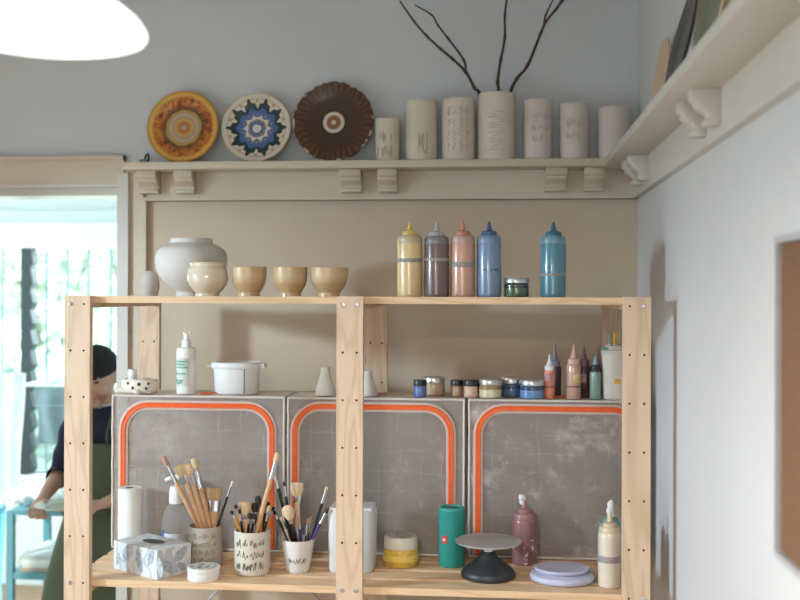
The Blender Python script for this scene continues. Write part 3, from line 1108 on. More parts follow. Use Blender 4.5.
# ------------------------------------------------------------------ on top of the clear cabinets
Z2 = ZT + .0005
JD = lambda x, y: min(DTB - .03, max(DT + .03, floor_d(x, y, Z2)))
jl = 'screw-top glaze jars'
def J(label, x, w, yt, yl, yb, stuff, lid, residue=None, D=None):
    D = D or JD(x, yb - 1.0)
    jar(label, x, w, yt, yl, yb, D, Z2, stuff, lid, jl, residue)
J('small black-lidded jar of bright blue glaze in front of the pinkish cream jar', 420.3, 13, 379.8, 385.5, 396.8, glassy('blue_content', lin(86, 112, 172)), M_LIDK, D=3.115)
J('wide jar of pinkish cream powder with a silver lid, behind the small blue jar', 434.5, 21, 374, 379.6, 392, glassy('pinkcream_content', lin(196, 168, 138)), M_LIDS, D=3.19)
J('small black-lidded jar of pink and gold powder', 457.3, 12.6, 377, 382.6, 393, glassy('gold_content', lin(176, 140, 108)), M_LIDK, D=3.16)
J('small black-lidded jar of pale peach glaze beside the cream jar', 471.3, 14.4, 378.6, 384.8, 396, glassy('peach_content', lin(204, 168, 148)), M_LIDK, D=3.125)
J('small black-lidded jar mostly hidden behind the peach and cream jars', 479.5, 11, 376.5, 381.5, 391, glassy('dark_content', lin(120, 100, 90)), M_LIDK, D=3.205)
J('wide jar of cream glaze with gold streaks under a silver lid', 490.6, 22.6, 378.2, 383.4, 396.8, glassy('cream_content', lin(214, 200, 168)), M_LIDS, glassy('gold_film', lin(150, 128, 88)), D=3.122)
J('silver-lidded jar of deep blue glaze behind two others', 511.6, 20, 376, 381.6, 395, glassy('deepblue_content', lin(84, 110, 146)), M_LIDS, glassy('navy_film', lin(60, 80, 112)), D=3.165)
J('front silver-lidded jar of bright blue glaze beside the orange bottle', 532.4, 24.6, 379.4, 384.8, 398, glassy('brightblue_content', lin(104, 142, 188)), M_LIDS, glassy('navy_film2', lin(52, 74, 112)), D=3.117)
J('grey-lidded jar half hidden behind the bright blue jar', 538, 20, 375.6, 380.6, 392, glassy('grey_content', lin(110, 110, 112)), plain('grey_lid', (.28, .28, .28), .4, .5), D=3.20)

def cone_bottle(label, x, w, ytip, ycone, ysh, ybot, D, body, cone, band=None, tag_=None, capk=None):
    "ytip: tip row; ycone: where the cone starts; ysh: shoulder row"
    m = mpp(x, D)
    r = w / 2 * m
    t = thing('nozzle_bottle', label, 'bottle', (wx(x, D), D, Z2), group='nozzle bottles beside the white tub')
    H = lambda y: (ybot - y) * m
    obj('body', lathe([(0, 0), (r * .93, 0), (r, .002), (r, H(ysh + 2)), (r * .9, H(ysh)), (r * .6, H(ysh) + .001), (0, H(ysh) + .001)], 30), body, t, smooth=50)
    obj('cap', lathe([(0, H(ysh)), (r * .82, H(ysh)), (r * .84, H(ycone + 1)), (r * .6, H(ycone)), (0, H(ycone))], 26), capk or cone, t, smooth=45)
    obj('nozzle', lathe([(0, H(ycone)), (r * .50, H(ycone)), (r * .26, H(ycone - (ycone - ytip) * .45)), (r * .13, H(ytip)), (0, H(ytip))], 18), cone, t, smooth=45)
    if band:
        z0, z1 = H(band), H(band - 1.6)
        obj('tape_band', lathe([(r * .99, z0), (r * 1.015, z0), (r * 1.015, z1), (r * .99, z1)], 30), plain('dark_line', (.10, .085, .10), .6), t)
    if tag_:
        a0, a1, y0, y1, c = tag_
        bm = bmesh.new()
        A = [[bm.verts.new(((r * 1.012) * math.cos(-PI / 2 + a0 + (a1 - a0) * i / 8), (r * 1.012) * math.sin(-PI / 2 + a0 + (a1 - a0) * i / 8), H(y))) for i in range(9)] for y in (y1, y0)]
        for i in range(8):
            bm.faces.new((A[0][i], A[0][i + 1], A[1][i + 1], A[1][i]))
        o = obj('paper_label', bm, plain('label_paper', c, .7), t)
        md = o.modifiers.new('s', 'SOLIDIFY'); md.thickness = .0006
    return t
cone_bottle('small bottle of orange glaze with a white cone tip', 549.7, 11, 353.5, 364, 369.5, 397.5, 3.115, liquid('orange_glaze', lin(214, 132, 98)), cl('white_tip', (.75, .74, .72)), band=386.5, tag_=(-.9, .35, 372, 381, lin(176, 140, 150)))
cone_bottle('dark grey-mauve bottle with a long grey tip behind the orange one', 555, 13, 340.5, 356, 362, 392, 3.19, liquid('dusk_glaze', lin(92, 78, 84)), cl('dusk_tip', lin(130, 130, 145)))
cone_bottle('dusty pink bottle with a cone tip and pale yellow label', 574, 14.5, 343.5, 357, 363, 397.5, 3.118, liquid('dustypink_glaze', lin(188, 146, 130)), cl('dustypink_tip', lin(205, 165, 150)), band=386, tag_=(-.1, .9, 372, 381, lin(215, 190, 130)))
cone_bottle('dark plum bottle with a cone tip behind the dusty pink one', 584, 14, 344, 357, 364, 395, 3.175, liquid('plum_glaze', lin(92, 62, 66)), cl('plum_tip', lin(112, 78, 90)), tag_=(-.6, .3, 372, 381, lin(190, 170, 165)))
cone_bottle('small sage green bottle with a black cap', 595.6, 11.4, 354.5, 363, 370, 397.3, 3.12, liquid('sage_glaze', lin(120, 146, 130)), cl('aqua_tip', lin(130, 165, 175)), capk=M_LIDK)
cone_bottle('brown-tipped bottle mostly hidden behind the sage green one', 598.5, 8, 341, 358, 364, 392, 3.20, liquid('brown_glaze', lin(90, 60, 50)), cl('brown_tip', lin(150, 120, 100)))

# spotted ceramic animal -----------------------------------------------------
D = 3.12
m = mpp(138, D)
def spotted():
    k = NT('spotted_white_clay')
    vo = k.n('ShaderNodeTexVoronoi'); vo.inputs['Scale'].default_value = 21.0; vo.inputs['Randomness'].default_value = .55
    k.l(k.tc(), vo.inputs['Vector'])
    f = k.math('LESS_THAN', vo.outputs['Distance'], .17)
    k.color(k.mix(f, (.70, .615, .51), (.012, .012, .013)))
    k.b.inputs['Roughness'].default_value = .35
    return k.m
MS = spotted(); MSW = clay('white_clay_plain', (.70, .62, .52), .4)
t = thing('ceramic_figurine', 'small cream ceramic animal with black spots lying by the spray bottle', 'figurine', (wx(138, D), D, Z2))
bm = lathe([(0, 0.002), (15 * m, .002), (17.2 * m, 3 * m), (18 * m, 9 * m), (17.4 * m, 13.6 * m), (15.5 * m, 14.8 * m), (14.6 * m, 13 * m), (13 * m, 6 * m), (0, 5 * m)], 44, sx=1.03, sy=.72)
obj('spotted_body', bm, MSW, t, (2.5 * m, 0, 0), smooth=60)
spb = bmesh.new()
for (sx_, sy_, rr_) in ((-6, 11.0, 1.7), (-.8, 6.6, 1.6), (5.6, 10.2, 1.8), (12.4, 6.0, 1.5), (14.3, 10.6, 1.4)):
    ex = (sx_ - 2.5) / (17.8 * 1.03)
    yy = -.72 * 18.0 * math.sqrt(max(0, 1 - ex * ex))
    an = math.atan2(ex * .72, math.sqrt(max(0, 1 - ex * ex)))
    blob(spb, (sx_ * m, yy * m, sy_ * m), (rr_ * m, .5 * m, rr_ * m), 2, Matrix.Rotation(an, 3, 'Z'))
obj('black_spots', spb, M_BLACKPL, t)
for fx, fy in ((-13, -4), (4, -12.5), (13, -6)):
    bm = bmesh.new(); blob(bm, (0, 0, 0), (4 * m, 3.4 * m, 2.6 * m)); obj('paw', bm, MSW, t, (fx * m, fy * m, 2.4 * m))
bm = bmesh.new(); tube(bm, spline([(-12 * m, -3 * m, 4 * m), (-17 * m, -4 * m, 3 * m), (-21 * m, -4 * m, 1.8 * m)]), [3.4 * m] * 6 + [3 * m] * 6 + [1.8 * m], 10); obj('tail', bm, MSW, t)
t = thing('white_pot_lid', 'tiny white cylindrical cap standing on the spotted ceramic animal', 'cap', (wx(132.6, D), D, Z2 + 14.95 * m))
D2 = D
obj('cap_body', cyl(4.4 * m, -.009, 9 * m, 24, .001), M_WHITEPL, t)
obj('cap_ridge', lathe([(4.3 * m, 2 * m), (4.7 * m, 2.2 * m), (4.7 * m, 3.4 * m), (4.3 * m, 3.6 * m)], 24), M_WHITEPL, t)

# spray bottle ---------------------------------------------------------------
D = 3.13; x = 186.6
m = mpp(x, D); r = 9.6 * m
t = thing('spray_bottle', 'white mist spray bottle with a pale green printed label, beside the lidded tub', 'spray bottle', (wx(x, D), D, Z2))
obj('body', lathe([(0, 0), (r * .94, 0), (r, .002), (r, 43 * m), (r * .93, 45.5 * m), (r * .5, 46.5 * m), (0, 46.5 * m)], 36), M_WHITEPL, t, smooth=50)
obj('collar', lathe([(0, 46 * m), (4.6 * m, 46 * m), (4.7 * m, 52 * m), (3.4 * m, 54 * m), (0, 54 * m)], 26), M_WHITEPL, t, smooth=50)
bm = bmesh.new()
lathe([(0, 53.5 * m), (3.0 * m, 53.5 * m), (2.4 * m, 58 * m), (3.0 * m, 60.5 * m), (0, 60.5 * m)], 22, bm)
obj('pump_head', bm, M_WHITEPL, t, smooth=50)
bm = bmesh.new(); tube(bm, [(2.8 * m, 0, 58.5 * m), (3.2 * m, 0, 62 * m)], 1.0 * m, 10); tube(bm, [(-2.2 * m, 0, 59 * m), (-2.8 * m, 0, 61.6 * m)], 1.0 * m, 10); obj('spray_nozzle', bm, M_WHITEPL, t)
def curved_label(t, r, a0, a1, z0, z1, mat, name='paper_label', off=1.012):
    bm = bmesh.new()
    A = [[bm.verts.new((q * math.cos(-PI / 2 + a0 + (a1 - a0) * i / 12), q * math.sin(-PI / 2 + a0 + (a1 - a0) * i / 12), z)) for i in range(13)] for z in (z0, z1) for q in (r * off,)]
    for i in range(12):
        bm.faces.new((A[0][i], A[0][i + 1], A[1][i + 1], A[1][i]))
    o = obj(name, bm, mat, t, smooth=30)
    return o
lab = curved_label(t, r, -1.35, .62, 8 * m, 36 * m, plain('pale_green_paper', lin(190, 200, 186), .6), 'paper_label')
pb = bmesh.new()
for z, a0, a1 in ((32.5, -1.1, .3), (29.6, -1.1, .1), (26.6, -1.1, .45), (20.5, -1.1, .2), (13.6, -1.1, -.1), (11.4, -1.1, -.25)):
    q = r * 1.02
    tube(pb, [(q * math.cos(-PI / 2 + a0 + (a1 - a0) * i / 10), q * math.sin(-PI / 2 + a0 + (a1 - a0) * i / 10), z * m) for i in range(11)], .75 * m if z > 20 else .9 * m, 6)
obj('printed_lines', pb, plain('green_print', lin(120, 160, 150), .6), lab)

# lidded white tub -----------------------------------------------------------
D = 3.165; x = 237
m = mpp(x, D)
M_TUB = plain('tub_white', (.70, .70, .69), .4, var=.02)
t = thing('lidded_tub', 'low oval white plastic tub with a wide lid beside the spray bottle', 'tub', (wx(x, D), D, Z2))
obj('tub_body', lathe([(0, 0), (21 * m, 0), (22 * m, 1.2 * m), (23.4 * m, 25.5 * m), (0, 25.5 * m)], 48, sy=.72), M_TUB, t, smooth=50)
bm = lathe([(0, 25 * m), (24.6 * m, 25 * m), (25.4 * m, 25.8 * m), (25.6 * m, 30 * m), (24.4 * m, 31.2 * m), (23 * m, 30.2 * m), (0, 29.6 * m)], 48, sy=.74)
obj('lid', bm, M_TUB, t, smooth=45)
for s in (-1, 1):
    obj('lid_tab', mkbox(-3.2 * m, 3.2 * m, -6 * m, 6 * m, 26 * m, 30 * m), M_TUB, t, (s * 26 * m, 0, 0), bev=.0025)
bm = bmesh.new()
for xx in (11.2,):
    ex = xx / 23.2
    y = -.725 * 22.9 * math.sqrt(1 - ex * ex)
    tube(bm, [(xx * m * .97, y * m * .97, 1 * m), (xx * m, y * m, 25 * m)], .45 * m, 6)
obj('side_seam', bm, plain('seam_dark', (.06, .06, .06), .6), t)

# orange zip pulls lying on the cabinets
def pull(x, y, D, rz, label, s=1.0):
    t = thing('zip_pull', label, 'zip pull', (wx(x, D), D, Z2), rz, 'orange zip pulls')
    bm = bmesh.new()
    prism(bm, [(-.020 * s, -.005), (-.006 * s, -.0085), (.014 * s, -.006), (.020 * s, 0), (.014 * s, .006), (-.006 * s, .0085), (-.020 * s, .005)], .0, .0045, 'z')
    obj('slider_body', bm, M_ZIP, t, bev=.001)
    bm = bmesh.new(); tube(bm, [(.016 * s, 0, .003), (.028 * s, .002, .0045), (.036 * s, .004, .003)], .0035, 8, flat=.5); obj('pull_tab', bm, M_ZIP, t)
pull(206, 390, 3.125, .25, 'orange zip pull lying between the spray bottle and the white tub')
pull(374, 393, 3.15, .1, 'orange zip pull lying beside the middle post')
pull(561, 394.5, 3.15, .0, 'orange zip pull lying between the orange and dusty pink bottles')

# small white bud vases ------------------------------------------------------
M_BUD = clay('white_bisque', (.70, .66, .60), .6)
def bud(x, w, yt, yb, D, label):
    m = mpp(x, D)
    h = yb - yt
    pr = [(0, 0), (w * .47 * m, 0), (w * .5 * m, 1.5 * m), (w * .46 * m, h * .28 * m), (w * .30 * m, h * .62 * m), (w * .22 * m, h * .82 * m), (w * .24 * m, h * m), (w * .19 * m, (h + .3) * m), (w * .16 * m, h * .8 * m), (w * .12 * m, h * .5 * m), (0, h * .5 * m)]
    pr = [(r, z) for r, z in pr]
    o = obj('bud_vase', lathe(pr, 36), M_BUD, None, (wx(x, D), D, Z2), smooth=60)
    tag(o, label, 'vase', 'white cone bud vases')
bud(325.5, 19.5, 366.5, 394.5, 3.13, 'white cone-shaped bud vase on the doorway side of the middle post')
bud(368.5, 19, 369.5, 394.5, 3.13, 'white cone-shaped bud vase half hidden behind the middle post')

# white paint tub ------------------------------------------------------------
D = 3.13; x = 618
m = mpp(x, D)
t = thing('paint_tub', 'tall off-white plastic tub with loose lid, brushes laid on top, by the end post', 'tub', (wx(x, D), D, Z2))
M_TUBC = plain('tub_cream', lin(205, 200, 190), .4, var=.03)
obj('tub_body', lathe([(0, 0), (14.6 * m, 0), (15.2 * m, 1.5 * m), (16 * m, 45 * m), (16.8 * m, 45.6 * m), (16.8 * m, 48.6 * m), (15 * m, 49.2 * m), (0, 49.2 * m)], 40), M_TUBC, t, smooth=45)
obj('lid', lathe([(0, 49 * m), (11 * m, 49 * m), (11.4 * m, 50 * m), (10.6 * m, 53 * m), (9 * m, 53.8 * m), (0, 53.8 * m)], 34), M_TUBC, t, (-2 * m, 0, 0), smooth=45)
curved_label(t, 15.4 * m, -.32, .10, 16 * m, 21 * m, plain('orange_yellow_sticker', lin(214, 160, 52), .6), 'sticker')
t = thing('teal_ring_lid', 'small translucent teal ring lid leaning on the rim of the tall off-white tub', 'lid', (wx(605.5, D), D - .010, Z2 + 50.2 * m), rot=(.3, -.5, 0))
obj('ring', lathe([(3.4 * m, -.8 * m), (4.6 * m, -.8 * m), (4.6 * m, 1.2 * m), (3.4 * m, 1.2 * m)], 28), plain('teal_plastic', lin(120, 170, 165), .3), t)
obj('membrane', cyl(3.6 * m, -.5 * m, .1 * m, 24), plain('teal_clear', lin(150, 185, 180), .3), t)
for xx, c, lb, h in ((608.8, lin(140, 165, 140), 'green-handled tool standing up from the off-white tub', 66), (614.4, lin(226, 178, 40), 'yellow-handled tool standing up from the off-white tub', 66.5)):
    t = thing('tool_handle', lb, 'tool', (wx(xx, D), D - .008, Z2 + 53.9 * m))
    obj('grip', lathe([(0, 0), (1.4 * m, 0), (1.7 * m, 3 * m), (1.6 * m, (h - 54) * m), (1.0 * m, (h - 53.2) * m), (0, (h - 53) * m)], 16), plain('tool_grip', c, .35), t)
    obj('ferrule', cyl(1.5 * m, .0, 1.6 * m, 14), M_STEEL, t)
# ------------------------------------------------------------------ bottom boards
Z3 = ZB + .0004
BD = lambda x, y: floor_d(x, y, ZB)

# tissue box -----------------------------------------------------------------
def feather():
    k = NT('feather_print')
    vo = k.n('ShaderNodeTexWave'); vo.wave_type = 'BANDS'
    vo.inputs['Scale'].default_value = 7; vo.inputs['Distortion'].default_value = 9; vo.inputs['Detail'].default_value = 1.5; vo.inputs['Detail Scale'].default_value = 2.2
    k.l(k.mapped((1, 1, .8), False), vo.inputs['Vector'])
    w = vo.outputs['Fac']
    nz = k.noise(260, k.mapped((1, 1, .3), False), 2)
    w2 = k.math('ADD', w, k.math('MULTIPLY', k.math('SUBTRACT', nz, .5), .3))
    k.color(k.ramp(w2, [(.0, (.60, .61, .615)), (.66, (.68, .685, .685)), (.80, (.56, .58, .60)), (.93, (.40, .43, .46)), (1, (.5, .53, .55))]))
    k.b.inputs['Roughness'].default_value = .5
    return k.m
fx, fy = 158.0, 583.0
Df = DFR + PT + .010
P0 = Vector((wx(fx, Df), Df))
Dl = BD(114.5, 568.5); Pl = Vector((wx(114.5, Dl), Dl))
rz = math.atan2(P0.y - Pl.y, P0.x - Pl.x)
Lb = (P0 - Pl).length; Wb = .118
hb = wz(158, 551, Df) - ZB
t = thing('tissue_box', 'white tissue box printed with grey feathers, oval opening on top', 'tissue box', (Pl.x, Pl.y, Z3), rz)
obj('carton', mkbox(0, Lb, 0, Wb, 0, hb), feather(), t, bev=.0015, smooth=0)
bm = lathe([(0, 0), (.030, 0), (.030, .0006), (0, .0006)], 36, sx=1.35, sy=.72)
o = obj('oval_opening', bm, plain('slot_dark', (.06, .065, .075), .8), t, (Lb * .52, Wb * .52, hb))
bm = bmesh.new()
tube(bm, [(.041 * math.cos(a), .0222 * math.sin(a), .0006) for a in [2 * PI * i / 36 for i in range(36)]], .0012, 6, closed=True)
obj('opening_rim', bm, plain('slot_rim', (.36, .38, .40), .6), o)
# feather outlines printed on its faces
def leaf_pts(cx, cy, l, w, rot):
    out = []
    for s in (1, -1):
        for i in range(9):
            u = i / 8 if s == 1 else 1 - i / 8
            px_, py_ = (u - .5) * l, s * w * math.sin(PI * u) ** .8
            out.append((cx + px_ * math.cos(rot) - py_ * math.sin(rot), cy + px_ * math.sin(rot) + py_ * math.cos(rot)))
    return out
def leafs(fn, specs, nm, col):
    bm = bmesh.new()
    for s in specs:
        vs = [bm.verts.new(fn(a, b)) for a, b in leaf_pts(*s)]
        try:
            bm.faces.new(vs)
        except ValueError:
            pass
    o = obj(nm, bm, col, t, smooth=0)
MF1 = plain('feather_grey', (.36, .40, .44), .6, var=.35, scale=120)
leafs(lambda a, b: (a, -.0006, b), [(.055, .050, .06, .013, 1.2), (.115, .040, .07, .014, 1.9), (.165, .055, .055, .012, 1.1), (.205, .035, .06, .012, 1.8), (.02, .03, .04, .009, 1.4)], 'feather_print', MF1)
leafs(lambda a, b: (Lb + .0006, a, b), [(.035, .030, .05, .013, 2.2), (.080, .055, .06, .015, .6), (.085, .020, .04, .010, 2.4)], 'feather_print', MF1)

# paper towel roll -------------------------------------------------------------
D = 3.015; x = 130.6
m = mpp(x, D); r = 11.6 * m
t = thing('paper_roll', 'white paper towel roll standing upright behind the tissue box', 'paper roll', (wx(x, D), D, Z3))
hh = wz(x, 487.5, D) - ZB
obj('paper', lathe([(r * .40, 0), (r, 0), (r * 1.0, hh), (r * .40, hh), (r * .40, 0)], 48), plain('tissue_paper', (.76, .75, .73), .9, var=.02, bump=.2, bscale=300), t, smooth=50)
obj('cardboard_core', lathe([(r * .34, .001), (r * .40, .001), (r * .40, hh - .001), (r * .34, hh - .001), (r * .34, .001)], 30), plain('cardboard', (.12, .085, .06), .9), t)

# pump bottle --------------------------------------------------------------
D = 3.03; x = 177
m = mpp(x, D); r = 14 * m
H = lambda y: wz(x, y, D) - ZB
t = thing('pump_bottle', 'clear round pump bottle with a white pump, between tissue box and brush pot', 'bottle', (wx(x, D), D, Z3))
pr = [(0, 0), (r * .95, 0), (r, .003), (r, H(522)), (r * .93, H(514)), (r * .7, H(507)), (r * .45, H(503)), (r * .40, H(502)), (0, H(502))]
obj('clear_body', lathe(pr, 36), see_through('clear_plastic', (.62, .62, .62), .16, .08, None, 0, .9), t, smooth=55)
obj('soap', lathe([(0, .003), (r * .93, .003), (r * .93, H(540)), (0, H(540))], 32), see_through('soap_liquid', (.6, .62, .62), .18, .1), t)
curved_label(t, r, -1.5, 1.5, H(548), H(531), plain('soap_label', lin(206, 208, 208), .5), 'paper_label', 1.01)
curved_label(t, r, -1.5, -.7, H(536), H(529), plain('blue_print', lin(58, 92, 150), .5), 'blue_print', 1.02)
obj('pump_collar', lathe([(0, H(503)), (r * .50, H(503)), (r * .52, H(500)), (r * .50, H(492)), (r * .44, H(486)), (0, H(486))], 28), M_WHITEPL, t, smooth=50)
bm = bmesh.new(); lathe([(0, H(487)), (2 * m, H(487)), (2 * m, H(480)), (0, H(480))], 18, bm); obj('pump_stem', bm, M_WHITEPL, t)
bm = bmesh.new(); tube(bm, spline([(3.4 * m, 0, H(477.5)), (0, 0, H(477)), (-7 * m, 0, H(478.5)), (-11 * m, 0, H(480.8))], 5), [2.6 * m] * 6 + [2.4 * m] * 5 + [2 * m] * 5, 12); obj('pump_spout', bm, M_WHITEPL, t)

# pots of brushes ----------------------------------------------------------
def pot(label, x, wt, wb, yt, yb, mat, marks, name='brush_pot', D=None):
    D = D or BD(x, yb) + .02
    m = mpp(x, D)
    h = wz(x, yt + 1.8, D) - ZB
    a, b = wt / 2 * m, wb / 2 * m
    t = thing(name, label, 'pot', (wx(x, D), D, Z3))
    w = .0045
    def rf(z):
        return b + (a - b) * min(1, max(0, z / h))
    pr = [(0, 0), (b * .93, 0), (b * .985, .0025), (rf(.006), .006)] + [(rf(h * i / 8), h * i / 8) for i in range(1, 8)] + [(a, h - .001), (a - w * .4, h), (a - w, h - .001)] + [(rf(h * i / 6) - w, h * i / 6) for i in range(5, 0, -1)] + [(b - w, .008), (0, .008)]
    body = obj('pot_body', lathe(pr, 48), mat, t, smooth=55)
    if marks:
        rows, cols, a0, a1, u0, u1, seed, mm, pool, w_ = marks
        obj('etched_marks', on_cyl(scribble(rows, cols, seed, .97, pool), rf, a0, a1, h * u0, h * u1, w_), mm, t)
    return t, D, m, a - w, b - w, h
M_SPECK = clay('speckled_stoneware', (.43, .385, .32), .7, .35)
M_POT2 = clay('cream_speckle', (.60, .55, .46), .45, .2)
M_CUP3 = clay('white_matte_cup', (.70, .67, .63), .5)
p1 = pot('speckled grey stoneware pot of wooden-handled brushes behind the tissue box', 206.3, 34.5, 33.5, 523, 567.5, M_SPECK, (4, 5, -.95, .95, .12, .9, 21, plain('grey_etch', (.30, .27, .23), .8), None, .0011))
p2 = pot('cream pot with scratched letters, crammed with small brushes', 253.3, 36.5, 35, 527.5, 574.5, M_POT2, (3, 4, -.85, .95, .10, .88, 23, plain('black_etch', (.13, .11, .09), .8), None, .0009))
p3 = pot('small tapered white cup of brushes beside the middle post', 298.8, 33.4, 22.5, 536.5, 573, M_CUP3, (1, 3, -.6, .95, .26, .52, 29, plain('black_etch2', (.15, .13, .12), .8), None, .0008), 'brush_cup')

M_HANDLE = plain('raw_wood_handle', lin(206, 160, 116), .5, var=.12, scale=40)
M_HBLK = plain('black_handle', (.012, .011, .011), .25)
M_HGOLD = plain('ochre_handle', lin(200, 140, 50), .35)
M_HPURP = plain('purple_handle', lin(58, 48, 120), .3)
M_HPALE = plain('pale_handle', lin(205, 185, 155), .5)
M_HBROWN = plain('brown_handle', lin(96, 56, 34), .4)
M_FER = plain('ferrule_metal', (.60, .62, .66), .25, 1.0)
def bristle(n, c):
    k = NT(n)
    f = k.noise(260, k.mapped((1, 1, .06)), 2)
    k.color(k.ramp(f, [(.35, tuple(v * .7 for v in c)), (.65, c)]))
    k.b.inputs['Roughness'].default_value = .85
    k.bump(f, .5, .001)
    return k.m
BR = {'tan': bristle('tan_bristle', lin(196, 164, 122)), 'cream': bristle('cream_bristle', lin(224, 200, 164)), 'pink': bristle('pinkbrown_bristle', lin(196, 156, 138)),
      'dark': bristle('dark_bristle', lin(66, 48, 40)), 'white': bristle('white_bristle', lin(228, 214, 196)), 'black': bristle('black_bristle', lin(30, 26, 26))}
def brush(potinfo, entry, tip, hw, fw, bw, fl, bl, handle, br, label, flat=1.0, dd=0.0, hv=None, point=.75):
    """entry, tip: pixel points (rim crossing and bristle end); hw, fw, bw: half widths in px of handle, ferrule, bristle;
    fl, bl: lengths in px of ferrule and bristle; dd: how far the tip leans towards (-) or away (+) from the viewer"""
    t_, D, m, rt, rb, h = potinfo
    De = D + hv if hv is not None else D
    A = Vector((wx(entry[0], De), De, wz(entry[0], entry[1], De)))
    Dt = De + dd
    B = Vector((wx(tip[0], Dt), Dt, wz(tip[0], tip[1], Dt)))
    d = (B - A).normalized()
    # run the handle down inside the pot until it meets the wall or the foot
    c = Vector((t_.location.x, t_.location.y))
    L = 0.0
    while L < h:
        q = A - d * (L + .002)
        z = q.z - t_.location.z
        rr = rb + (rt - rb) * z / h - .004
        if z < .013 or (Vector((q.x, q.y)) - c).length > max(rr, .004) and L > .012:
            break
        L += .002
    foot = A - d * L
    total = (B - foot).length
    o = thing('paint_brush', label, 'brush', foot, group='brushes standing in the pots')
    q = Vector((0, 0, 1)).rotation_difference(d)
    # keep the flat side facing the viewer
    M = q.to_matrix()
    yax = M.transposed() @ Vector((0, -1, 0))
    rot = math.atan2(yax.x, -yax.y)
    o.rotation_euler = (M @ Matrix.Rotation(rot, 3, 'Z')).to_euler()
    zb = total - bl * m; zf = zb - fl * m
    hwm, fwm, bwm = hw * m, fw * m, bw * m
    obj('handle', lathe([(0, 0), (hwm * .55, 0), (hwm * .75, .006), (hwm, zf * .55), (hwm * 1.02, zf * .85), (min(hwm, fwm) * .95, zf + .002), (0, zf + .002)], 14, sy=1 if flat > .6 else max(flat, .5)), handle, o, smooth=60)
    bm = lathe([(0, zf), (min(hwm * 1.1, fwm), zf), (fwm * .9, zf + (zb - zf) * .5), (fwm, zb), (0, zb)], 18, sy=flat)
    obj('ferrule', bm, M_FER, o, smooth=50)
    bm = lathe([(0, zb - .001), (fwm * .92, zb - .001), (bwm, zb + bl * m * .5), (bwm * (1 - .35 * (1 - point)), zb + bl * m * .85), (bwm * point, total), (0, total + (bwm * .15))], 18, sy=flat if flat < 1 else 1)
    obj('bristles', bm, BR[br], o, smooth=60)
    return o
b = brush
b(p1, (197.5, 524), (163.5, 457), 2.1, 2.4, 3.0, 19, 10, M_HANDLE, 'pink', 'long wooden brush with pinkish round bristles leaning furthest towards the paper roll', 1, .0, .012)
b(p1, (201.5, 524), (180, 465.5), 2.1, 4.5, 6.3, 9, 11, M_HANDLE, 'tan', 'wooden brush with wide flat tan bristles, second from the paper roll', .35, .0, .0, .96)
b(p1, (205.5, 524), (187.3, 464), 2.2, 3.2, 4.9, 12, 10.5, M_HANDLE, 'cream', 'wooden brush with bright cream bristles and shiny ferrule in the middle of its pot', .5, -.035, -.012, .9)
b(p1, (210, 524), (194.5, 458.5), 2.4, 2.6, 4.0, 19, 12, M_HANDLE, 'cream', 'wooden brush with an oval cream tuft, tallest upright one of its pot', 1, .028, .010)
b(p1, (213.6, 523), (214.6, 488), 6.0, 7.2, 8.4, 11, 12.5, M_HANDLE, 'tan', 'broad flat wooden brush with tan bristles at the back of its pot', .35, .012, .022, 1.0)
b(p1, (219.2, 523), (233.4, 481), 1.2, 1.15, 1.4, 11, 5.5, M_HBLK, 'white', 'thin black brush with a white tip leaning towards the cream pot', 1, .0, -.004)
b(p2, (258, 529), (278.6, 453), 2.5, 2.6, 3.2, 18, 9, M_HANDLE, 'cream', 'long pale wooden brush towering above the small brushes in the cream pot', 1, .0, -.006)
b(p2, (246.5, 529), (245.5, 502), 2.4, 5.0, 6.4, 6, 12, M_HANDLE, 'tan', 'short flat tan brush in the cream pot', .35, .005, .008, 1.0)
b(p2, (257, 528), (255.5, 503), 1.6, 2.8, 4.0, 6, 9, M_HBLK, 'dark', 'dark brown mop brush in the middle of the cream pot', 1, .01, .020, .6)
b(p2, (260, 528), (258.5, 496), 1.6, 2.6, 3.4, 6, 9, M_HBROWN, 'dark', 'dark brown mop brush at the back of the cream pot', 1, .01, .028, .6)
b(p2, (249, 529), (250.5, 513.5), 1.3, 2.2, 2.8, 6, 5, M_HBLK, 'dark', 'low dark brush at the front of the cream pot', 1, -.01, -.020, .7)
b(p2, (253, 529), (255, 514), 1.3, 2.0, 2.4, 5, 5, M_HBLK, 'dark', 'second low dark brush at the front of the cream pot, touching the first', 1, -.01, -.016, .7)
b(p2, (241, 530), (231.6, 511), 1.2, 1.2, 1.7, 4, 4, M_HGOLD, 'dark', 'ochre-handled brush leaning out of the cream pot towards the stoneware pot', 1, .0, -.004)
b(p2, (242.5, 529), (236, 505), 1.2, 1.3, 1.9, 5, 4, M_HGOLD, 'dark', 'ochre-handled brush with a dark round tip, second from the edge of the cream pot', 1, .0, .002)
b(p2, (243, 530), (239.8, 509.5), 1.2, 1.3, 1.6, 8, 4, M_HBLK, 'dark', 'black brush with a long silver ferrule in the cream pot', 1, -.01, -.014)
b(p2, (261.5, 530), (264, 505), 1.5, 1.6, 2.2, 5, 5, M_HGOLD, 'black', 'ochre-handled brush with a black tip beside the tall pale one', 1, .0, .010)
b(p2, (263, 530), (268.6, 502), 1.4, 1.6, 2.6, 6, 5, M_HBLK, 'black', 'black brush with a fat black tip in the cream pot', 1, .0, .014)
b(p2, (265, 530), (270.6, 506), 1.3, 1.9, 2.4, 10, 6, M_HBLK, 'tan', 'silver-ferruled brush with a tan tip in the cream pot', 1, -.01, -.004)
b(p2, (267, 530), (274, 507), 1.2, 1.2, 1.8, 5, 4, M_HGOLD, 'black', 'ochre-handled brush leaning out of the cream pot towards the white cup', 1, .0, .004)
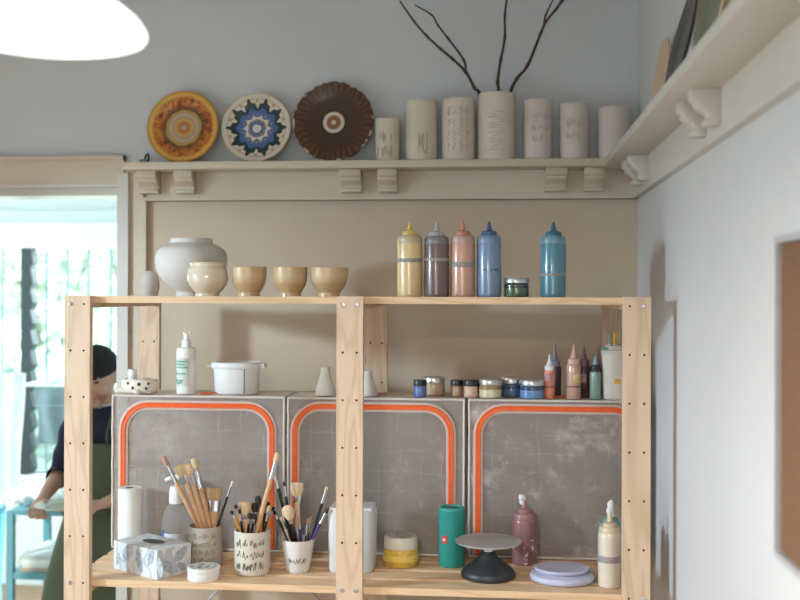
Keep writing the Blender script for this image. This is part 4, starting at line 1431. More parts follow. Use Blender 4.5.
b(p3, (291.5, 538), (275.8, 476.5), 1.6, 1.5, 1.3, 8, 4, M_HBLK, 'white', 'long black brush leaning from the white cup over the orange zip', 1, .0, .004)
b(p3, (293.5, 538), (284.2, 482), 1.4, 1.3, 1.2, 10, 4, M_HBLK, 'dark', 'long black brush with silver ferrule, second in the white cup', 1, .0, -.002)
b(p3, (298.5, 538), (297.5, 483), 2.6, 4.4, 6.6, 7, 13, M_HPALE, 'cream', 'pale flat brush with a broad cream head at the back of the white cup', .35, .005, .012, .95)
b(p3, (296, 538), (287.5, 506), 2.0, 3.4, 6.6, 5, 14, M_HBLK, 'cream', 'fat fuzzy cream brush at the front of the white cup', .8, -.02, -.012, .5)
b(p3, (288, 538), (274.5, 511), 1.2, 1.3, 1.5, 5, 4, M_HBLK, 'black', 'short black brush leaning out of the white cup towards the cream pot', 1, .0, .002)
b(p3, (289.5, 538), (281, 517), 1.0, 1.2, 1.4, 9, 4, M_HPALE, 'cream', 'thin pale brush low in the white cup on the zip side', 1, -.01, -.008)
b(p3, (301, 538), (299.5, 517), 1.6, 1.7, 1.8, 5, 7, M_HPURP, 'tan', 'purple-handled brush standing in the middle of the white cup', 1, .0, .004)
b(p3, (306.5, 538), (308.6, 519), .9, 1.2, 1.4, 11, 5, M_HBLK, 'tan', 'short thin silver brush in the white cup', 1, .0, -.004)
b(p3, (309, 538), (311.2, 517), .9, 1.2, 1.5, 11, 5, M_HBLK, 'tan', 'short thin silver brush with a fuller tan tip in the white cup', 1, .0, .002)
b(p3, (312, 538), (327.6, 487), 1.5, 1.5, 1.7, 12, 5, M_HBLK, 'cream', 'long black brush with a cream tip leaning from the white cup to the middle post', 1, .0, .0)
b(p3, (313.8, 538), (328.6, 508.5), 1.5, 1.6, 1.9, 12, 5, M_HPURP, 'dark', 'purple and yellow brush leaning lowest towards the middle post', 1, .0, -.008)

# low round tin -------------------------------------------------------------
def print_top(n, base):
    k = NT(n)
    a = k.noise(60, k.tc(), 3, .6)
    s = k.n('ShaderNodeSeparateXYZ'); k.l(k.tc(), s.inputs[0])
    r, an, z = k.polar()
    f = k.math('MULTIPLY', k.math('GREATER_THAN', a, .53), k.math('LESS_THAN', r, .036))
    k.color(k.mix(f, base, (.17, .18, .19)))
    k.b.inputs['Roughness'].default_value = .4
    return k.m
D = BD(204.5, 580) + .012; x = 204.6; m = mpp(x, D)
t = thing('round_tin', 'low round white tin with dark printed lid, in front of the stoneware pot', 'tin', (wx(x, D), D, Z3))
r = 16.3 * m
obj('tin_body', cyl(r * .985, 0, 8 * m, 40, .0012), plain('tin_white', (.70, .67, .63), .4), t)
obj('lid', cyl(r, 7.6 * m, 12.6 * m, 40, .0012), plain('tin_lid', (.70, .68, .65), .4), t)
obj('printed_disc', cyl(r * .90, 12.6 * m, 12.75 * m, 40), print_top('tin_print', (.60, .58, .55)), t)

# white container behind the middle post -------------------------------------
D = 2.93; x = 353.5; m = mpp(x, D)
t = thing('white_canister', 'tall white rounded plastic container half hidden behind the middle post', 'container', (wx(x, D), D, Z3))
hh = wz(x, 507, D) - ZB
w = 23.2 * m; dp = .055
bm = bmesh.new()
rings = []
for z, s in ((0, .93), (.006, .965), (hh * .5, .985), (hh - .02, 1.0), (hh - .006, .985), (hh, .93)):
    ring = []
    for i in range(48):
        a = 2 * PI * i / 48
        cx, sx_ = math.cos(a), math.sin(a)
        e = .32
        ring.append(bm.verts.new((math.copysign(abs(cx) ** e, cx) * w * s, math.copysign(abs(sx_) ** e, sx_) * dp * s, z)))
    rings.append(ring)
for A, B_ in zip(rings, rings[1:]):
    for i in range(48):
        bm.faces.new((A[i], A[(i + 1) % 48], B_[(i + 1) % 48], B_[i]))
bm.faces.new(list(reversed(rings[0]))); bm.faces.new(rings[-1])
obj('container_body', bm, plain('milky_plastic', (.66, .655, .64), .35, var=.02), t, smooth=60)
bm = mkbox(-w * .9, w * .9, -dp * .9, dp * .9, hh - .001, hh + .006)
obj('lid', bm, M_WHITEPL, t, bev=.004)

# yellow jar ----------------------------------------------------------------
D = BD(401.5, 568.5) + .045; x = 401.5; m = mpp(x, D)
t = thing('yellow_jar', 'squat jar of yellow glaze with a cream printed lid', 'jar', (wx(x, D), D, Z3))
r = 17.6 * m
obj('glass_body', lathe([(0, 0), (r * .93, 0), (r, .003), (r, 15 * m), (r * .96, 17.5 * m), (r * .9, 18 * m), (0, 18 * m)], 44), glassy('yellow_content', lin(222, 186, 78)), t, smooth=50)
obj('label_band', lathe([(r * 1.0, 5.5 * m), (r * 1.008, 6 * m), (r * 1.008, 11 * m), (r * 1.0, 11.5 * m)], 44), plain('yellow_label', lin(228, 196, 96), .5), t)
obj('lid', lathe([(0, 17.5 * m), (r * .95, 17.5 * m), (r * .96, 18.5 * m), (r * .94, 28 * m), (r * .90, 29 * m), (0, 29 * m)], 44), plain('cream_lid', (.68, .63, .53), .4), t, smooth=45)
obj('printed_disc', cyl(r * .84, 28.9 * m, 29.15 * m, 40), print_top('lid_print', (.50, .48, .43)), t)

# teal speaker ---------------------------------------------------------------
D = BD(452.5, 568.8) + .036; x = 452.4; m = mpp(x, D); r = 13.4 * m
hh = wz(x, 506.5, D) - ZB
def fabric(n, c):
    k = NT(n)
    ck = k.n('ShaderNodeTexVoronoi'); ck.inputs['Scale'].default_value = 420
    k.l(k.tc(), ck.inputs['Vector'])
    k.color(k.ramp(ck.outputs['Distance'], [(0, tuple(v * 1.15 for v in c)), (.6, tuple(v * .75 for v in c))]))
    k.b.inputs['Roughness'].default_value = .8
    k.bump(ck.outputs['Distance'], .4, .001)
    return k.m
MT = fabric('teal_mesh', (.022, .29, .25))
MTR = plain('teal_rubber', (.03, .33, .285), .5)
t = thing('portable_speaker', 'teal cylindrical portable speaker with a small red badge, standing upright', 'speaker', (wx(x, D), D, Z3), .0)
obj('mesh_sleeve', lathe([(0, .006), (r * .97, .006), (r, .010), (r, hh - .010), (r * .97, hh - .006), (0, hh - .006)], 44), MT, t, smooth=60)
obj('end_ring', lathe([(0, 0), (r * .80, 0), (r * .95, .003), (r * .985, .009), (r * .9, .010), (0, .010)], 44), MTR, t, smooth=60)
obj('end_ring', lathe([(0, hh - .010), (r * .9, hh - .010), (r * .985, hh - .009), (r * .97, hh - .003), (r * .86, hh), (r * .76, hh - .001), (r * .74, hh - .005), (0, hh - .005)], 44), MTR, t, smooth=60)
obj('bass_cone', lathe([(0, hh - .005), (r * .66, hh - .005), (r * .60, hh - .0035), (r * .3, hh - .0045), (0, hh - .003)], 36), plain('dark_teal', (.008, .10, .09), .4), t, smooth=60)
zb_ = wz(446.2, 540, D - r) - ZB
bd_ = bmesh.new()
a0 = -.50
bw_, bh_ = 2.7 * m, 3.5 * m
bdg = obj('badge', mkbox(-bw_, bw_, -.0012, .0012, -bh_, bh_), plain('badge_red', (.72, .045, .03), .4), t, ((r + .0004) * math.sin(a0), -(r + .0004) * math.cos(a0), zb_), (0, 0, a0), bev=.0005)
fc = bpy.data.curves.new('txt', 'FONT'); fc.body = 'JBL'; fc.size = .0075; fc.align_x = 'CENTER'; fc.align_y = 'CENTER'; fc.extrude = .0002; fc.offset = .0002
fo = bpy.data.objects.new('txt', fc); COL.objects.link(fo)
dg = bpy.context.evaluated_depsgraph_get()
me = bpy.data.meshes.new_from_object(fo.evaluated_get(dg))
bpy.data.objects.remove(fo)
me.name = 'badge_lettering'; me.materials.clear(); me.materials.append(plain('badge_white', (.8, .8, .78), .5))
o = bpy.data.objects.new('badge_lettering', me); o.location = (0, -.0014, -.0005); o.rotation_euler = (PI / 2, 0, 0); link(o, bdg)

# banding wheel --------------------------------------------------------------
D = BD(489, 577) ; x = 489; m = mpp(x, D)
t = thing('banding_wheel', 'grey metal banding wheel on a black flared foot', 'turntable', (wx(x, D), D, Z3))
zd = wz(489, 540.5, D) - ZB
rb_ = 27 * m
obj('black_foot', lathe([(0, 0), (rb_ * .95, 0), (rb_, .003), (rb_, 5 * m), (rb_ * .93, 8 * m), (rb_ * .70, 13 * m), (rb_ * .46, 17.5 * m), (rb_ * .33, 21 * m), (rb_ * .28, 25 * m), (rb_ * .22, 26 * m), (0, 26 * m)], 52), plain('cast_black', (.028, .032, .036), .42, var=.3, scale=50, bump=.25, bscale=50), t, smooth=60)
obj('spindle', lathe([(0, 25.5 * m), (5.2 * m, 25.5 * m), (5.2 * m, zd - .010), (7.2 * m, zd - .007), (7.2 * m, zd - .004), (0, zd - .004)], 30), M_STEEL, t, smooth=40)
rd_ = 33.2 * m
def wheel_metal():
    k = NT('worn_aluminium')
    r_, a_, z_ = k.polar()
    g = k.math('SINE', k.math('MULTIPLY', r_, 900.0))
    n_ = k.noise(14, k.tc(), 4, .7)
    k.color(k.ramp(n_, [(.3, (.42, .42, .42)), (.7, (.58, .58, .58))]))
    k.b.inputs['Roughness'].default_value = .5
    k.b.inputs['Metallic'].default_value = .55
    k.bump(g, .12, .001)
    return k.m
obj('wheel_head', lathe([(0, zd - .005), (rd_ * .9, zd - .005), (rd_ * .985, zd - .0042), (rd_, zd - .002), (rd_ * .985, zd), (0, zd)], 72), wheel_metal(), t, smooth=40)

# mauve-pink bottle with tissue in its spout -------------------------------------
def fat_bottle(label, x, w, ytop, ysh, yb, D, col, stain, name='squeeze_bottle', tape=None, tissue=(0, 0), tip_h=5, cap=None):
    m = mpp(x, D); r = w / 2 * m
    H = lambda y: wz(x, y, D) - ZB
    t = thing(name, label, 'bottle', (wx(x, D), D, Z3), group='squeeze bottles on the bottom boards')
    obj('body', lathe([(0, 0), (r * .92, 0), (r * .99, .002), (r, .006), (r, H(ysh + 4)), (r * .97, H(ysh + 1.5)), (r * .9, H(ysh)), (0, H(ysh))], 40), stain, t, smooth=50)
    obj('collar', lathe([(0, H(ysh) - .001), (r * .88, H(ysh) - .001), (r * .9, H(ysh - 4)), (r * .8, H(ysh - 5.5)), (0, H(ysh - 5.5))], 36), cap or col, t, smooth=50)
    obj('cap', lathe([(0, H(ysh - 5)), (r * .62, H(ysh - 5)), (r * .6, H(ysh - 9)), (r * .3, H(ysh - 10.5)), (0, H(ysh - 10.5))], 30), cap or col, t, smooth=50)
    obj('nozzle', lathe([(0, H(ysh - 10)), (r * .24, H(ysh - 10)), (r * .15, H(ytop + 8)), (r * .12, H(ytop + 7.5)), (0, H(ytop + 7.5))], 18), cap or col, t, smooth=50)
    bm = bmesh.new()
    rd = random.Random(int(x))
    for k in range(5):
        vs = blob(bm, ((tissue[0] + rd.uniform(-1.6, 1.6)) * m, rd.uniform(-2, 2) * m, H(ytop + 6 + rd.uniform(-4.5, 5))), (2.9 * m, 2.0 * m, 4.0 * m), 2, Matrix.Rotation(rd.uniform(-.7, .7), 3, 'Y'))
        for v in vs:
            v.co += Vector((rd.uniform(-1, 1), rd.uniform(-1, 1), rd.uniform(-1, 1))) * .0009
    obj('tissue_plug', bm, plain('tissue_white', (.78, .77, .75), .9), t, smooth=80)
    if tape:
        obj('tape_band', lathe([(r * .99, H(tape[1])), (r * 1.012, H(tape[1])), (r * 1.012, H(tape[0])), (r * .99, H(tape[0]))], 40), M_TAPE, t)
    return t
def splat(n, c):
    k = NT(n)
    s = k.n('ShaderNodeSeparateXYZ'); k.l(k.tc(), s.inputs[0])
    a = k.noise(90, k.tc(), 2, .5)
    b_ = k.noise(16, k.tc(), 2)
    f = k.math('MULTIPLY', k.math('GREATER_THAN', a, .62), k.math('LESS_THAN', s.outputs[2], .075))
    base = k.ramp(b_, [(.3, tuple(v * .82 for v in c)), (.7, tuple(v * 1.1 for v in c))])
    k.color(k.mix(f, base, (.62, .60, .62)))
    k.b.inputs['Roughness'].default_value = .3
    return k.m
Dm_ = BD(525, 566.5) + .034
fat_bottle('dusty mauve squeeze bottle with pale splashes and tissue in its spout, behind the banding wheel', 525.2, 24.6, 492.5, 518, 567, Dm_, plain('mauve_plastic', lin(150, 106, 104), .35), splat('mauve_splashed', lin(142, 98, 98)), tissue=(-2.5, 0))

# kitchen scale ---------------------------------------------------------------
D = BD(563, 580); x = 563; m = mpp(x, D)
M_LAV = plain('lavender_plastic', (.50, .50, .64), .35, var=.02)
t = thing('kitchen_scale', 'pale lavender digital scale with an oval weighing plate', 'scale', (wx(x, D), D, Z3), .0)
rw = 32.3 * m
obj('scale_body', lathe([(0, 0), (rw * .90, 0), (rw * .985, .004), (rw, .010), (rw * .985, .017), (rw * .93, .020), (0, .020)], 60, sy=.92), M_LAV, t, smooth=60)
bm = mkbox(-rw * .86, rw * .86, .01, rw * .98, .0, .018)
obj('rear_housing', bm, plain('lavender_shade', (.42, .42, .54), .4), t, bev=.004)
obj('weighing_plate', lathe([(0, .0195), (rw * .74, .0195), (rw * .82, .023), (rw * .86, .029), (rw * .85, .032), (rw * .81, .0325), (rw * .78, .0315), (0, .0312)], 60, sy=.80), M_LAV, t, (0, .012, 0), smooth=60)

# cream bottle and the teal one behind it ---------------------------------------
Dc = BD(610, 589) + .028
fat_bottle('cream squeeze bottle with grey tape and tissue in its spout, by the end post', 610.4, 22.8, 500.5, 532, 589.5, Dc, plain('cream_plastic', lin(208, 186, 156), .35), liquid('cream_liquid', lin(216, 202, 184)), tape=(554.5, 561), tissue=(-.5, 0))
Dc2 = Dc + .075
m = mpp(611, Dc2)
fat_bottle('teal-tinted squeeze bottle hidden behind the cream one', 611, 25.5, 512, 527, 580, Dc2, plain('teal_clear_plastic', lin(112, 150, 142), .3), liquid('teal_liquid', lin(120, 158, 156)), tissue=(0, 0))
# ------------------------------------------------------------------ the sunroom beyond the doorway
M_SUNW = plain('sunroom_paint', (.74, .78, .77), .6, var=.02)
M_SUNC = plain('sunroom_ceiling', (.70, .78, .76), .6, var=.02)
YW = 5.9
SX0, SX1 = -3.8, -1.15
zwt = wz(60, 248, YW); zwb = wz(60, 474, YW)
bm = bmesh.new()
box(bm, SX0, SX1, YW, YW + .12, 0, zwb); box(bm, SX0, SX1, YW, YW + .12, zwt, 2.75)
box(bm, SX0, -3.70, YW, YW + .12, zwb, zwt); box(bm, -1.25, SX1, YW, YW + .12, zwb, zwt)
struct('wall_sunroom_back', bm, M_SUNW, smooth=0)
struct('wall_sunroom_right', mkbox(SX1, SX1 + .1, DW + .12, YW + .12, 0, 2.75), M_SUNW, smooth=0)
bm = mkbox(SX0 - .1, SX0, DW + .12, 4.4, 0, 2.75)
box(bm, SX0 - .1, SX0, 4.4, YW + .12, 0, .6); box(bm, SX0 - .1, SX0, 4.4, YW + .12, 2.1, 2.75)
struct('wall_sunroom_left', bm, M_SUNW, smooth=0)
# ceiling slopes down to the window wall; a white beam runs across above the glass
bm = bmesh.new()
prism(bm, [(DW + .10, 2.52), (DW + .10, 2.60), (YW + .1, 2.34), (YW + .1, 2.26)], SX0, SX1)
struct('ceiling_sunroom', bm, M_SUNC, smooth=0)
yb1 = YW - .12
zb0, zb1 = wz(60, 247.5, yb1), wz(60, 222.5, yb1)
struct('trim_90', mkbox(SX0, SX1, yb1, YW, zb0, zb1), plain('beam_white', (.78, .84, .86), .5, var=.02), bev=.004, smooth=0)
struct('trim_91', mkbox(SX0, SX1, YW - .06, YW, zb1, zb1 + .07), M_SUNC, smooth=0)
struct('trim_92', mkbox(-3.7, -1.25, YW - .05, YW + .10, zwb - .03, zwb), M_SUNW, smooth=0)
# louvre window: frame, blades, clip column and bars
wn = bpy.data.objects.new('window_1', None); wn.location = (-2.5, YW, zwb); link(wn); wn['kind'] = 'structure'
wr = lambda X, Y, Z: (X + 2.5, Y - YW, Z - zwb)
M_BAR = plain('bar_grey_green', (.16, .24, .25), .5)
M_CLIP = plain('clip_dark', (.025, .04, .045), .5)
M_PANE = see_through('louvre_glass', (.55, .75, .78), .10, .1)
for px_ in (2, 24.5, 46, 67, 88, 110.5):
    X = wx(px_, YW + .05)
    bm = bmesh.new(); tube(bm, [wr(X, YW + .06, zwb), wr(X, YW + .06, zwt)], .0075, 8)
    obj('bar', bm, M_BAR, wn)
Xc = wx(29.5, YW)
NB = 11
for k in range(NB):
    z = zwb + (zwt - zwb) * (k + .5) / NB
    hgt = (zwt - zwb) / NB
    for xa_, xb_ in ((-3.66, Xc - .03), (Xc + .03, -1.27)):
        bm = bmesh.new()
        prism(bm, [(-.03, z - zwb - hgt * .52), (-.026, z - zwb - hgt * .52), (.034, z - zwb + hgt * .52), (.03, z - zwb + hgt * .52)], xa_ + 2.5, xb_ + 2.5)
        obj('glass_blade', bm, M_PANE, wn, smooth=0)
    bm = bmesh.new()
    prism(bm, [(Xc + 2.5 - .035, z - zwb - hgt * .5), (Xc + 2.5 + .020, z - zwb - hgt * .52), (Xc + 2.5 + .042, z - zwb - hgt * .18), (Xc + 2.5 + .026, z - zwb + hgt * .5), (Xc + 2.5 - .03, z - zwb + hgt * .5)], -.045, .03, 'y')
    obj('louvre_clip', bm, M_CLIP, wn, smooth=0)
obj('louvre_track', mkbox(Xc + 2.5 - .028, Xc + 2.5 + .008, -.02, .05, 0, zwt - zwb), M_CLIP, wn, smooth=0)

# towel hanging on a rail under the window
D = 5.55
x0, x1 = wx(36, D), wx(74, D)
z0, z1 = wz(50, 444, D), wz(50, 386, D)
t = thing('hanging_towel', 'grey-blue towel hung over a rail in front of the louvre window', 'towel', (x0, D, z0))
def drape(w, h, amp, fold, n=30, mth=20):
    bm = bmesh.new(); V = []
    for j in range(mth + 1):
        row = []
        for i in range(n + 1):
            u, v = i / n, j / mth
            y = amp * math.sin(u * fold * 2 * PI + .8 * math.sin(v * 3)) * (1 - .5 * v) + .25 * amp * math.sin(u * fold * 5 + v * 4)
            row.append(bm.verts.new((u * w + .01 * math.sin(v * 5 + u * 3), y, v * h)))
        V.append(row)
    for j in range(mth):
        for i in range(n):
            bm.faces.new((V[j][i], V[j][i + 1], V[j + 1][i + 1], V[j + 1][i]))
    return bm
M_TOWEL = plain('towel_cloth', (.22, .30, .33), .95, var=.06, bump=.3, bscale=200)
o = obj('towel_cloth', drape(x1 - x0, z1 - z0, .018, 1.6), M_TOWEL, t)
md = o.modifiers.new('s', 'SOLIDIFY'); md.thickness = .006
o = obj('hem_band', mkbox(.0, x1 - x0, -.024, -.020, (z1 - z0) * .66, (z1 - z0) * .68), plain('towel_band', (.30, .40, .44), .9), t)
t2 = thing('towel_rail', 'thin pale rail holding the grey-blue towel', 'rail', (x0 - .1, D, z1 + .002))
bm = bmesh.new(); tube(bm, [(0, 0, 0), (x1 - x0 + .3, 0, 0)], .007, 10); obj('rod', bm, M_SUNW, t2)
for xx in (.01, x1 - x0 + .29):
    bm = bmesh.new(); tube(bm, [(xx, 0, 0), (xx, YW - .05 - D, 0)], .006, 8); obj('bracket', bm, M_SUNW, t2)

# sheer curtain at the edge of the doorway
D = 5.0
xa_, xb_ = wx(-22, D), wx(24, D)
zc0, zc1 = wz(10, 522, D), wz(10, 374, D)
M_SHEER = see_through('sheer_cloth', (.88, .90, .92), .82, .9)
t = thing('sheer_curtain', 'white sheer cloth hanging in bright daylight at the doorway edge, above the blue shelf unit', 'curtain', (xa_, D, zc0))
obj('sheer_fabric', drape(xb_ - xa_, zc1 - zc0, .03, 3.5, 60, 20), M_SHEER, t)
bm = bmesh.new(); tube(bm, [(-.2, 0, zc1 - zc0), (xb_ - xa_ + .01, 0, zc1 - zc0)], .006, 8); obj('curtain_rod', bm, M_SUNW, t)
D = 4.75
xa_, xb_ = wx(-30, D), wx(5, D)
t = thing('blue_curtain', 'turquoise cloth hanging beside the blue shelf unit, at the very edge of the doorway', 'curtain', (xa_, D, wz(3, 640, D)))
obj('cloth', drape(xb_ - xa_, wz(3, 505, D) - wz(3, 640, D), .02, 2.5, 40, 16), plain('turquoise_cloth', (.16, .50, .58), .8, var=.06), t)
obj('hanger_tape', mkbox(0, xb_ - xa_, -.012, .012, wz(3, 505, D) - wz(3, 640, D) - .012, wz(3, 505, D) - wz(3, 640, D)), plain('turquoise_tape', (.2, .5, .56), .8), t)

# blue shelf unit with flat things
D = 4.55
xa_, xb_ = wx(7, D), wx(70, D)
ztp = wz(20, 511, D); zsl = wz(20, 573, D)
M_BLUE = plain('blue_paint', (.09, .26, .31), .4, var=.05)
t = thing('shelf_unit', 'small turquoise blue metal shelf unit beyond the doorway, beside the person', 'shelf unit', (xa_, D, 0))
W_, DP = xb_ - xa_, .42
obj('top_board', mkbox(.003, W_ - .003, .003, DP - .003, ztp - .02, ztp + .001), M_BLUE, t, bev=.002)
obj('shelf_board', mkbox(.003, W_ - .003, .003, DP - .003, zsl - .03, zsl), M_BLUE, t, bev=.002)
obj('low_board', mkbox(.003, W_ - .003, .003, DP - .003, .08, .11), M_BLUE, t, bev=.002)
for lx in (0, W_ - .03):
    for ly in (0, DP - .03):
        obj('leg', mkbox(lx, lx + .03, ly, ly + .03, 0, ztp), M_BLUE, t, bev=.002)
z = zsl + .0005
for i, (wd, th, c, lb, dx) in enumerate([(.17, .016, (.36, .30, .22), 'brown board at the bottom of the stack on the blue shelf unit', .05), (.16, .014, (.52, .56, .54), 'grey board second from the bottom of the stack on the blue shelf unit', .06), (.17, .022, (.62, .70, .68), 'thick pale board third in the stack on the blue shelf unit', .045), (.175, .018, (.42, .48, .48), 'grey-blue board on top of the stack on the blue shelf unit', .05)]):
    o = obj('flat_board', mkbox(0, wd, 0, .30, 0, th), plain('board_%d' % i, c, .6), None, (xa_ + dx, D + .03, z), bev=.002, smooth=0)
    tag(o, lb, 'board', 'boards stacked on the blue shelf')
    z += th + .0005
# a pale crumpled cloth on top
bm = bmesh.new()
rd = random.Random(5)
vs = blob(bm, (0, 0, 0), (.13, .12, .055), 4)
for v in vs:
    n_ = v.co.normalized()
    v.co *= 1 + .14 * math.sin(9 * n_.x + 4 * n_.y) + .10 * math.sin(13 * n_.y + 7 * n_.z)
    v.co.z = max(v.co.z, -.035)
o = obj('crumpled_cloth', bm, plain('white_cloth', (.72, .78, .78), .9), None, (wx(38, D + .2), D + .2, ztp + .036), smooth=80)
tag(o, 'white crumpled cloth heaped on top of the blue shelf unit', 'cloth')

# ------------------------------------------------------------------ garden outside
M_LAWN = plain('lawn_green', (.20, .34, .12), .95, var=.3, scale=4)
struct('ground_garden', mkbox(-14, 3, YW + .14, 22, -.5, -.42), M_LAWN, smooth=0)
LEAFM = []
for i, c in enumerate([(.62, .72, .56), (.68, .76, .62), (.58, .70, .62)]):
    LEAFM.append(plain('leaf_%d' % i, c, .5, var=.25, scale=3))
M_TRUNK = plain('trunk_bark', (.22, .18, .14), .9, var=.3, scale=20)
def shrub(label, X, Y, h, w, mi, seed, trunk=True):
    rd = random.Random(seed)
    t = thing('garden_tree', label, 'tree', (X, Y, -.42), group='trees outside the louvre window')
    bm = bmesh.new()
    S = []
    for k in range(5):
        a = rd.uniform(0, 6.28)
        P = spline([(0, 0, 0), (rd.uniform(-.1, .1), rd.uniform(-.1, .1), h * .3), (math.cos(a) * w * .3, math.sin(a) * w * .3, h * .6), (math.cos(a) * w * .55, math.sin(a) * w * .5, h * .88)], 5)
        tube(bm, P, [.05 - .04 * i / (len(P) - 1) for i in range(len(P))], 7)
    obj('trunk', bm, M_TRUNK, t)
    bm = bmesh.new()
    cl_ = [(rd.uniform(-w, w) * .8, rd.uniform(-w, w) * .5, rd.uniform(.25, .95) * h, rd.uniform(.25, .5) * w) for _ in range(22)]
    for cx, cy, cz, cr in cl_:
        for _ in range(60):
            d = Vector((rd.gauss(0, 1), rd.gauss(0, 1), rd.gauss(0, 1))).normalized() * cr * rd.uniform(.5, 1)
            p = Vector((cx, cy, cz)) + d
            a = Vector((rd.gauss(0, 1), rd.gauss(0, 1), rd.gauss(0, 1))).normalized()
            s = a.orthogonal().normalized()
            l_, w_ = rd.uniform(.10, .17), rd.uniform(.03, .05)
            q = [p - a * l_, p + s * w_ + a * 0, p + a * l_, p - s * w_]
            bm.faces.new([bm.verts.new(v) for v in q])
    obj('foliage', bm, LEAFM[mi], t, smooth=0)
shrub('sunlit yellow-green tree straight behind the dark louvre clips', -5.4, 12.2, 3.8, 1.3, 1, 1)
shrub('mid green tree just beside the doorway frame, behind the bars', -3.2, 9.7, 3.2, 1.0, 0, 2)
shrub('bluish green bush low behind the towel', -3.9, 7.7, 1.6, .6, 2, 3)
shrub('tall pale green tree farthest off in the garden, behind the others', -5.6, 16.5, 5.2, 1.9, 1, 4)

# ------------------------------------------------------------------ the person
BX, BY = wx(110, 4.05), 4.05
Fv = Vector((-.30, -.954, 0)).normalized()
Lv = Vector((-Fv.y, Fv.x, 0))       # her left side
def W(s, f, z):
    return Vector((BX, BY, 0)) + Lv * s + Fv * f + Vector((0, 0, z))
ROOT = Vector((BX, BY, 0))
def skin(chains, name='tmp', sub=2):
    """chains: list of [(point, radius)...]; the first point of a later chain may be an index into the first list"""
    me = bpy.data.meshes.new(name)
    V, E, Rr = [], [], []
    for ch in chains:
        prev = None
        for it in ch:
            if isinstance(it, int):
                prev = it
                continue
            V.append(it[0] - ROOT); Rr.append(it[1])
            if prev is not None:
                E.append((prev, len(V) - 1))
            prev = len(V) - 1
    me.from_pydata([tuple(v) for v in V], E, [])
    o = bpy.data.objects.new(name, me); COL.objects.link(o)
    o.modifiers.new('k', 'SKIN')
    for sv, r in zip(me.skin_vertices[0].data, Rr):
        sv.radius = (r, r) if not isinstance(r, tuple) else r
    me.skin_vertices[0].data[0].use_root = True
    s = o.modifiers.new('u', 'SUBSURF'); s.levels = s.render_levels = sub
    dg = bpy.context.evaluated_depsgraph_get()
    m2 = bpy.data.meshes.new_from_object(o.evaluated_get(dg))
    bm = bmesh.new(); bm.from_mesh(m2)
    bpy.data.objects.remove(o); bpy.data.meshes.remove(m2)
    return bm
def merge(dst, src):
    me = bpy.data.meshes.new('t'); src.to_mesh(me); src.free(); dst.from_mesh(me); bpy.data.meshes.remove(me)
def remesh(bm, name, mat, parent, vox, loc=(0, 0, 0), smooth_it=3):
    o = obj(name, bm, mat, parent, loc, smooth=0)
    md = o.modifiers.new('r', 'REMESH'); md.mode = 'VOXEL'; md.voxel_size = vox; md.use_smooth_shade = True
    s = o.modifiers.new('s', 'SMOOTH'); s.factor = .5; s.iterations = smooth_it
    bpy.context.view_layer.update()
    apply_mods(o)
    o.data.shade_smooth()
    return o
person = thing('person', 'person in navy sweater, green apron and black beanie looking down at a plate', 'person', ROOT)
# joints
SH = {1: W(.155, .0, 1.215), -1: W(-.155, .0, 1.215)}
EL = {1: W(.235, .02, .995), -1: W(-.215, .035, .985)}
WR = {1: W(.190, .190, .945), -1: W(-.150, .205, .925)}
HD = {1: W(.142, .240, .918), -1: W(-.118, .268, .907)}
tor = [(W(0, .0, .78), (.125, .10)), (W(0, .0, .93), (.115, .09)), (W(0, .01, 1.08), (.125, .10)), (W(0, .0, 1.19), (.10, .075)), (W(0, .015, 1.26), .05), (W(0, .045, 1.33), .046), (W(0, .065, 1.38), .05)]
ch = [tor]
idx = len(tor)
for s in (1, -1):
    ch.append([3, (SH[s], .052), (SH[s].lerp(EL[s], .5), .043), (EL[s], .036), (EL[s].lerp(WR[s], .35), .037), (WR[s], .025), (HD[s], .024)])
    ch.append([0, (W(.085 * s, 0, .74), .085), (W(.088 * s, .02, .44), .055), (W(.088 * s, -.01, .10), .036), (W(.09 * s, .05, .045), .034), (W(.095 * s, .14, .03), .026)])
body = skin(ch)
# head: a sphere shaped into skull, jaw, nose, eyes, lips and ears; looks down and to her right
HC = W(.012, .085, 1.392)
Hm = Matrix((Vector((Lv.x, Lv.y, 0)), Vector((0, 0, 0)), Vector((0, 0, 1)))).transposed()
Hf = (Fv * .97 + Lv * .20).normalized()
Hl = Vector((-Hf.y, Hf.x, 0))
tilt = R(24)
Hu = (Vector((0, 0, 1)) * math.cos(tilt) + Hf * math.sin(tilt)).normalized()
Hff = (Hf * math.cos(tilt) - Vector((0, 0, 1)) * math.sin(tilt)).normalized()
def HP(s, f, u):
    return HC + Hl * s + Hff * f + Hu * u - ROOT
hb_ = bmesh.new()
g = bmesh.ops.create_uvsphere(hb_, u_segments=40, v_segments=28, radius=1)
for v in g['verts']:
    x_, y_, z_ = v.co
    s, f, u = x_ * .073, y_ * .092, z_ * .108
    if z_ < 0:
        k_ = -z_
        s *= 1 - .36 * k_
        f = f * (1 - .25 * k_) + .012 * k_
    if y_ > .2 and abs(z_ - .08) < .22:
        f -= .004 * (1 - abs(z_ - .08) / .22)
    v.co = HP(s, f, u)
def hblob(c, r, sub=2):
    b2 = bmesh.ops.create_icosphere(hb_, subdivisions=sub, radius=1)
    for v in b2['verts']:
        v.co = HP(c[0] + v.co.x * r[0], c[1] + v.co.y * r[1], c[2] + v.co.z * r[2])
hblob((0, .094, -.018), (.011, .016, .013)); hblob((0, .088, .002), (.007, .012, .022))
hblob((.010, .087, -.022), (.008, .009, .007)); hblob((-.010, .087, -.022), (.008, .009, .007))
hblob((0, .078, -.052), (.021, .011, .006)); hblob((0, .077, -.061), (.018, .011, .007)); hblob((0, .066, -.092), (.022, .020, .016))
